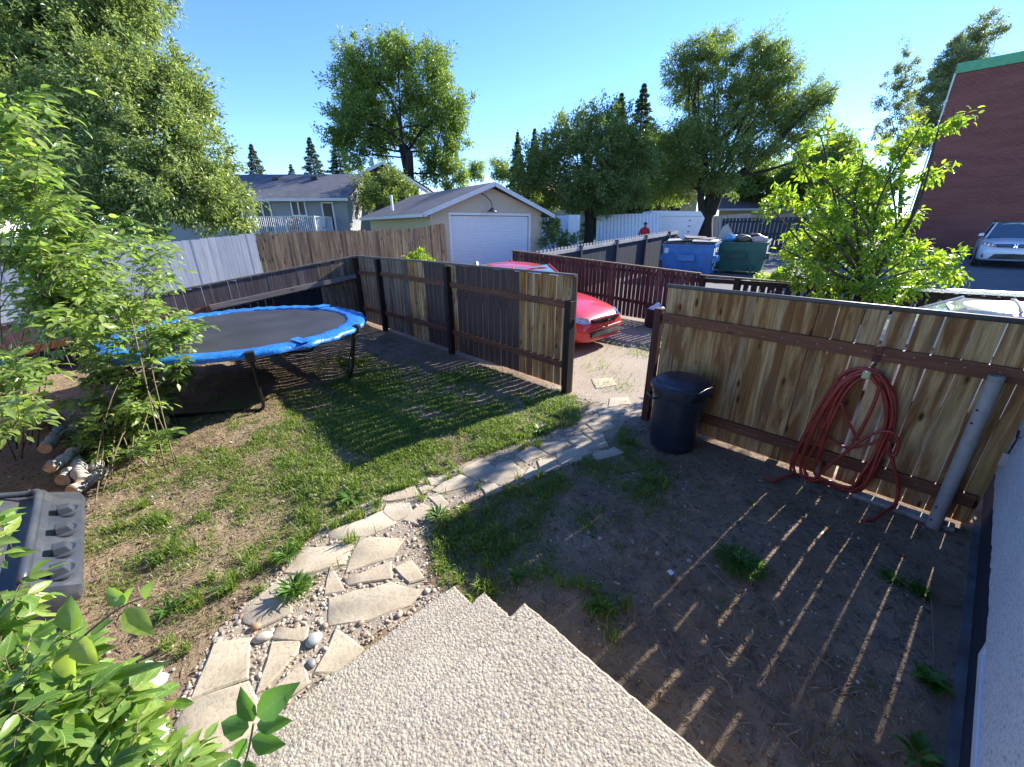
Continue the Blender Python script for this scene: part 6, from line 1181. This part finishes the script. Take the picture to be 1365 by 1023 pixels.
tree('green_tree', 'fresh green tree between the broad dark one and the willow', 'tree', foot(880, 310, 31), .22, lob([(880, 195, 24, 22), (895, 215, 26, 28), (870, 225, 24, 28), (885, 250, 30, 22), (862, 205, 18, 18)], 31, 1), MT['leafash'], MT['barkdark'], .24, .11, 22, .6, 1.0, seed=15)
wl = tree('willow_tree', 'big willow leaning to the right with a forked dark trunk', 'tree', foot(942, 318, 27.5), .50,
     lob([(930, 68, 26, 20), (905, 92, 24, 22), (955, 60, 20, 18), (918, 118, 26, 22), (950, 100, 20, 22), (970, 80, 18, 18), (1020, 66, 26, 18), (1045, 88, 20, 20), (1010, 105, 34, 26), (1040, 118, 26, 22), (985, 130, 34, 24), (945, 165, 40, 26), (905, 190, 40, 30), (1005, 160, 30, 22), (1050, 150, 30, 24), (1080, 135, 24, 20), (1098, 125, 14, 14), (1060, 180, 30, 18), (920, 225, 44, 26), (970, 205, 34, 26), (1015, 200, 26, 16), (900, 250, 34, 18), (955, 245, 26, 16)], 27.5, 1.3), MT['leafwillow'], MT['barkdark'], .24, .062, 30, .55, 1.15, at(948, 262, 27.5), .35, seed=16, bend=.08, subl=.05)
lim = MB()
for pl, r0 in (([(948, 285), (962, 252), (983, 235), (1005, 218), (1030, 195), (1060, 165), (1085, 140)], .34), ([(936, 290), (934, 250), (940, 200), (925, 150), (930, 110)], .26), ([(983, 235), (1020, 228), (1060, 215)], .16), ([(945, 200), (985, 165), (1015, 120)], .16)):
    pts = spline([at(x, y, 27.3) for x, y in pl], 4); lim.tube(pts, list(np.linspace(r0, r0*.25, len(pts))), 8)
lim.build('limb', MT['barkdark'], wl, smooth=True)
for i, (x, y, rx, ry, d, lab) in enumerate([(1010, 240, 40, 26, 46, 'pale far tree right of the willow trunk, over the brown roof'), (1070, 240, 42, 36, 44, 'pale far tree in the gap left of the lime sapling'), (1115, 215, 30, 36, 40, 'feathery far tree right of the leaning willow limb'), (1140, 265, 40, 30, 38, 'low far bush behind the lime sapling'), (635, 228, 10, 12, 60, 'tiny far tree left of the garage ridge'), (668, 226, 14, 12, 55, 'tiny far tree right of the garage ridge')]):
    tree('far_tree', lab, 'tree', foot(x, 300, d), .2, lob([(x, y, rx, ry), (x-rx*.5, y+ry*.4, rx*.6, ry*.6), (x+rx*.5, y+ry*.3, rx*.6, ry*.6), (x+rx*.1, y-ry*.5, rx*.6, ry*.6)], d, 2, seed=20+i), MT['leafwillow'] if i % 2 else MT['leafash'], MT['barkdark'], .32, .14, 14, .8, 1.0, group='far trees on the skyline', seed=40+i, subl=.1)
# slender trees by the brick building
tree('slender_tree', 'slender grey leaved tree with a thin straight trunk left of the brick building', 'tree', foot(1200, 330, 24), .11,
     lob([(1211, 62, 7, 14), (1206, 85, 12, 14), (1190, 112, 14, 14), (1212, 112, 12, 16), (1182, 140, 14, 12), (1206, 140, 16, 14), (1190, 168, 18, 14), (1216, 165, 16, 16), (1178, 178, 10, 10), (1200, 195, 24, 14)], 24, .5), MT['leafgrey'], MT['barkdark'], .15, .06, 40, .30, .75, at(1203, 200, 24), .15, seed=31, bend=.0, subl=.15)
tree('slender_tree', 'tall feathery grey leaved tree rising behind the brick building edge', 'tree', foot(1262, 330, 37), .22,
     lob([(1308, 38, 12, 16), (1330, 42, 10, 6), (1295, 60, 20, 14), (1272, 60, 8, 14), (1278, 82, 22, 16), (1258, 98, 20, 16), (1300, 80, 20, 14), (1248, 122, 24, 18), (1268, 115, 18, 16), (1240, 150, 22, 18), (1250, 172, 22, 18), (1235, 190, 18, 16), (1228, 130, 8, 8)], 37, .8), MT['leafgrey'], MT['barkdark'], .24, .09, 34, .45, .9, at(1250, 180, 37), .15, seed=32, bend=.0, subl=.15)
# lime sapling over the hose fence
tree('sapling', 'lime green box elder sapling leaning over the hose fence', 'tree', foot(1168, 432, 6.7), .045,
     lob([(1253, 165, 22, 14), (1222, 178, 18, 14), (1196, 196, 26, 18), (1095, 186, 18, 12), (1064, 206, 12, 10), (1080, 225, 13, 10), (1186, 233, 34, 22), (1115, 240, 24, 15), (1048, 265, 13, 9), (1030, 280, 14, 12), (1086, 270, 19, 13), (1233, 232, 16, 10), (1150, 215, 16, 15), (1157, 277, 40, 26), (1204, 290, 20, 20), (1098, 320, 34, 28), (1174, 335, 38, 28), (1133, 355, 36, 24), (1215, 365, 30, 20), (1258, 355, 26, 14), (1190, 388, 32, 18), (1090, 365, 26, 16), (1060, 340, 16, 12), (1075, 300, 18, 12), (1140, 305, 36, 26), (1200, 318, 16, 14), (1230, 395, 20, 12), (1275, 368, 14, 8), (1155, 395, 20, 12), (1110, 392, 24, 14), (1070, 372, 24, 14), (1120, 290, 20, 14), (1140, 250, 18, 12), (1075, 335, 26, 18), (1215, 340, 24, 16), (1225, 385, 26, 12)], 6.7, .45), MT['leaflime'], MT['bark'], .105, .042, 90, .155, 1.4, at(1160, 375, 6.7), .25, shape='ovate', seed=33, bend=.1, subl=.12, npl=40)
tree('young_shrub', 'small lime green shrub sprouting at the gap of the dark picket fence', 'shrub', foot(1032, 398, 8.6), .02, lob([(1030, 368, 18, 9), (1018, 372, 10, 7), (1042, 374, 10, 7), (1032, 380, 10, 8)], 8.6, .15), MT['leaflime'], MT['bark'], .08, .035, 60, .12, 1, None, .2, shape='ovate', seed=34)
tree('dark_bush', 'dark green bush at the right corner of the garage', 'shrub', foot(738, 328, 19.5), .05, lob([(735, 308, 14, 12), (728, 318, 16, 9), (748, 318, 16, 8), (760, 322, 10, 5), (733, 298, 7, 8)], 19.5, .3), MT['leafdark'], MT['barkdark'], .16, .075, 40, .3, 1, seed=35)
tree('lime_bush', 'round lime green bush peeking over the yard fence by the garage', 'shrub', foot(562, 352, 12.4), .03, lob([(558, 342, 16, 8), (548, 345, 9, 6), (570, 344, 9, 6), (560, 350, 18, 7)], 12.4, .2), MT['leaflime'], MT['bark'], .09, .045, 60, .16, 1.2, seed=36)
# spruces
def spruce(label, x, ytop, ybase, wpx, d, mat, seed):
    rng = np.random.default_rng(seed); b = foot(x, 300, d); top = at(x, ytop, d); Hh = top[2]-b[2]; R = wpx*d/FPX*Hh/max(.1, (at(x, ytop, d)[2]-at(x, ybase, d)[2])); R = min(R, Hh*.32)
    t = wthing('spruce', label, 'tree', tuple(b), 'spruces on the skyline'); MB().tube([b-(0, 0, .2), b+(0, 0, Hh*.5), b+(0, 0, Hh*.98)], [Hh*.018, Hh*.010, .01], 8).build('trunk', MT['barkdark'], t)
    n = 13000; lay = rng.integers(0, 34, n); f = 1-((lay+rng.uniform(-.3, .3, n))/34); f = np.clip(f, .01, 1)   # f: 1 bottom .. 0 top
    az = np.floor(rng.uniform(0, 9, n))*2*PI/9+lay*1.3+rng.normal(0, .22, n); rad = R*f**.98*rng.uniform(.12, 1, n)**.6*(.82+.3*np.sin(lay*2.3+az)); z = Hh*(1-f*.93)-rad*.22+rng.normal(0, .03*Hh/10, n)
    C = np.stack([rad*np.cos(az), rad*np.sin(az), z], 1)+b; D = np.stack([np.cos(az), np.sin(az), -.30+.7*(1-f)], 1)+rng.normal(0, .3, (n, 3)); Nn = rng.normal(0, .5, (n, 3)); Nn[:, 2] += 1
    leaves('crown', C, D, Nn, rng.uniform(.03, .065, n)*Hh*(.25+.75*f), rng.uniform(.014, .024, n)*Hh*(.35+.65*f), mat, t, 'kite', .1); return t
for a in [('olive spruce left of the bungalow roof vents', 357, 198, 236, 20, 50, MT['needleolive'], 1), ('dense dark spruce over the bungalow roof, between the two small ones', 431, 190, 236, 18, 46, MT['needle'], 2), ('dark spruce beside the left flank of the tall round tree', 465, 180, 236, 22, 44, MT['needle'], 3), ('tiny spruce tip over the bungalow roof', 402, 222, 238, 8, 58, MT['needleolive'], 4), ('narrow spruce leftmost of the pair behind the garage', 690, 184, 240, 10, 44, MT['needle'], 5), ('narrow spruce right beside the broad dark tree', 711, 180, 240, 11, 44, MT['needle'], 6), ('tall open spruce poking above the broad dark tree', 841, 130, 200, 22, 38, MT['needle'], 7), ('thin spruce tip left of the tall open spruce', 815, 140, 190, 11, 40, MT['needle'], 8), ('hazy spruce at the edge of the big left tree', 322, 212, 240, 16, 52, MT['needleolive'], 9), ('thin dark spruce top by the two narrow spruces', 724, 184, 240, 8, 47, MT['needle'], 10)]: spruce(*a)

# ------------------------------------------------------------------ near shrubs
def shrub(name, label, groups, leafL, leafW, mat, base, seed, pairs=7, group=None, sag=.15):
    """a few main stems; sprays leave them and carry pinnate leaves"""
    rng = np.random.default_rng(seed); t = wthing(name, label, 'shrub', tuple(base), group); st_ = MB(); C = []; D = []; Nn = []; Ls = []
    for gc_, sprays in groups:
        b = np.array(base)+rng.normal(0, .22, 3)*(1, 1, 0); m = b+(gc_-b)*.5+np.array((0, 0, .14*np.linalg.norm(gc_-b)))+rng.normal(0, .12, 3); main = spline([b, m, gc_], 7); st_.tube(main, list(np.linspace(.0065, .0025, len(main))), 6)
        for tip, spread, nl in sprays:
            s0 = main[rng.integers(int(len(main)*.55), len(main))]; mid = s0+(tip-s0)*.5+rng.normal(0, .03, 3); pts = spline([s0, mid, tip], 5); st_.tube(pts, list(np.linspace(.004, .0018, len(pts))), 4)
            for j in range(nl):
                q = pts[int(len(pts)*rng.uniform(.25, .999))]; dd = rng.normal(0, 1, 3)*(1, 1, .55); dd /= np.linalg.norm(dd); ln = spread*rng.uniform(.5, 1.1); e = q+dd*ln+np.array((0, 0, -ln*sag)); mm = q+dd*ln*.5+np.array((0, 0, ln*.12)); rp = spline([q, mm, e], 4); st_.tube(rp, .0018, 4, cap=False)
                ax = unit((e-q)[None])[0]; sd = np.cross(ax, (0, 0, 1)); sd /= max(1e-6, np.linalg.norm(sd)); nrm = np.cross(sd, ax); k = pairs
                for i in range(k):
                    f = .22+.78*(i//2)/((k-1)/2) if k > 1 else 1; pp_ = rp[min(len(rp)-1, int(f*(len(rp)-1)))]; s = (1 if i % 2 else -1) if i < k-1 else 0
                    C.append(pp_); D.append(ax*(.55 if s else 1)+sd*s*.9+rng.normal(0, .2, 3)+np.array((0, 0, -.12))); Nn.append(nrm+rng.normal(0, .42, 3)); Ls.append(leafL*rng.choice([rng.uniform(.45, .8), rng.uniform(.8, 1.3)], p=[.35, .65]))
    st_.build('stems', MT['stem'], t, smooth=True); Ls = np.array(Ls); leaves('leaves', np.array(C), np.array(D), np.array(Nn), Ls, Ls*(leafW/leafL)*rng.uniform(.85, 1.15, len(Ls)), mat, t, 'ovate', .12); return t
rg = np.random.default_rng(77)
def cloud(lst, dn=2.2): 
    out = []
    for x, y, d, rx, ry, k, sp, nl in lst:
        out.append((at(x, y+ry*.3, d), [(at(x+rg.uniform(-1, 1)*rx, y+rg.uniform(-1, 1)*ry, d*(1+rg.normal(0, .06))), sp, nl) for _ in range(int(k*dn))]))
    return out
shrub('leafy_shrub', 'tall leafy ash shrub between the trampoline and the log pile', cloud([(170, 400, 4.6, 60, 40, 9, .30, 9), (215, 450, 4.6, 50, 30, 8, .26, 8), (130, 480, 4.5, 60, 40, 8, .28, 8), (190, 520, 4.6, 55, 35, 8, .26, 8), (170, 575, 4.5, 50, 30, 8, .24, 8), (235, 485, 4.6, 30, 15, 4, .22, 7), (150, 330, 4.7, 60, 30, 5, .3, 7), (205, 340, 4.8, 30, 30, 4, .26, 6), (150, 590, 4.4, 50, 22, 6, .22, 7), (205, 590, 4.5, 30, 22, 4, .2, 6), (130, 545, 4.4, 50, 25, 6, .24, 7), (245, 440, 4.6, 28, 16, 4, .2, 7), (110, 420, 4.5, 50, 40, 6, .28, 8), (160, 605, 4.4, 40, 18, 8, .2, 8), (120, 590, 4.4, 35, 20, 6, .2, 8), (190, 560, 4.5, 40, 25, 6, .22, 8)], 1.5), .088, .042, MT['leafshrub'], gr(165, 630, .0), 1)
shrub('leafy_shrub', 'sunlit leafy ash shrub rising at the far left above the log pile', cloud([(30, 150, 2.9, 40, 40, 6, .28, 8), (45, 240, 3.0, 50, 50, 9, .30, 9), (60, 330, 3.3, 60, 40, 9, .30, 9), (70, 400, 3.5, 60, 35, 8, .28, 9), (40, 470, 3.4, 40, 25, 3, .24, 7), (90, 300, 3.4, 40, 40, 6, .28, 8), (20, 560, 3.0, 22, 40, 4, .22, 6), (20, 500, 3.1, 30, 30, 4, .24, 7), (120, 380, 3.7, 40, 40, 6, .26, 8), (150, 310, 3.9, 40, 30, 4, .24, 7)], 1.5), .090, .038, MT['leafshrub'], gr(15, 610, .0), 2)
shrub('near_shrub', 'bright leafy shrub close by at the bottom left corner', cloud([(15, 900, 1.45, 25, 40, 6, .11, 5), (80, 930, 1.38, 50, 30, 7, .10, 5), (50, 985, 1.3, 50, 30, 8, .10, 5), (150, 1000, 1.36, 45, 22, 7, .09, 5), (15, 815, 1.6, 15, 40, 4, .11, 4), (70, 870, 1.5, 40, 22, 4, .10, 4), (235, 1015, 1.42, 45, 10, 5, .07, 4), (5, 720, 1.75, 10, 35, 2, .11, 3), (140, 930, 1.42, 40, 30, 4, .09, 4)]), .088, .042, MT['leafnear'], np.array((-1.0, 1.6, .0)), 3, 5)
# the three sprays that reach out of it
sp_ = wthing('shrub_spray', 'leafy twig reaching out over the bottom left of the path with light green oval leaves', 'twig', tuple(at(60, 940, 1.35))); s_ = MB(); Cc = []; Dd = []; Nv = []; Lz = []; Wz = []
tw = spline([at(20, 1000, 1.40), at(70, 900, 1.36), at(110, 850, 1.34), at(165, 808, 1.34), at(205, 795, 1.34)], 6); s_.tube(tw, list(np.linspace(.006, .002, len(tw))), 6)
def lf(bx_, tipx, d, wf=.62, tilt=.0):
    a, b_ = at(*bx_, d), at(*tipx, d-.0+tilt); Cc.append(a); Dd.append(b_-a); Nv.append(-CW*.75+np.array((0, 0, .6))+rg.normal(0, .15, 3)); ln = np.linalg.norm(b_-a); Lz.append(ln); Wz.append(ln*wf)
for a_, b_, d, w_ in [((97, 842), (92, 795), 1.34, .70), ((165, 812), (205, 848), 1.33, .55), ((166, 806), (142, 783), 1.34, .7), ((190, 798), (205, 775), 1.34, .62), ((165, 806), (178, 782), 1.34, .6), ((100, 848), (130, 888), 1.33, .6), ((85, 862), (98, 912), 1.33, .62), ((75, 880), (40, 850), 1.36, .5), ((120, 845), (150, 826), 1.36, .45), ((60, 905), (105, 900), 1.33, .45), ((55, 915), (20, 890), 1.36, .5), ((130, 905), (228, 882), 1.36, .16)]: lf(a_, b_, d, w_)
s_.build('stem', MT['stem'], sp_, smooth=True); leaves('leaves', np.array(Cc), np.array(Dd), np.array(Nv), np.array(Lz), np.array(Wz), MT['leafnear'], sp_, 'ovate', .06)
sp2 = wthing('shrub_spray', 'five leaved twig standing against the concrete steps', 'twig', tuple(at(330, 1010, 1.12))); s_ = MB(); Cc, Dd, Nv, Lz, Wz = [], [], [], [], []
s_.tube(spline([at(290, 1080, 1.2), at(325, 1020, 1.14), at(338, 965, 1.12)], 6), .003, 6)
for a_, b_, d, w_ in [((338, 962), (318, 918), 1.12, .5), ((342, 955), (396, 912), 1.12, .55), ((342, 966), (388, 962), 1.12, .5), ((335, 985), (380, 995), 1.11, .6), ((332, 970), (292, 965), 1.12, .75), ((330, 985), (308, 1015), 1.12, .5), ((325, 1015), (345, 1045), 1.12, .5), ((322, 1020), (285, 1030), 1.12, .5)]: lf(a_, b_, d, w_)
s_.build('stem', MT['stem'], sp2, smooth=True); m_ = leafmat('dark glossy shrub leaves', (.06, .17, .03), (.11, .24, .045), .42, .3); veined(m_, .4); leaves('leaves', np.array(Cc), np.array(Dd), np.array(Nv), np.array(Lz), np.array(Wz), m_, sp2, 'ovate', .1)
for o in bpy.data.objects:
    if '_world' in o: del o['_world']
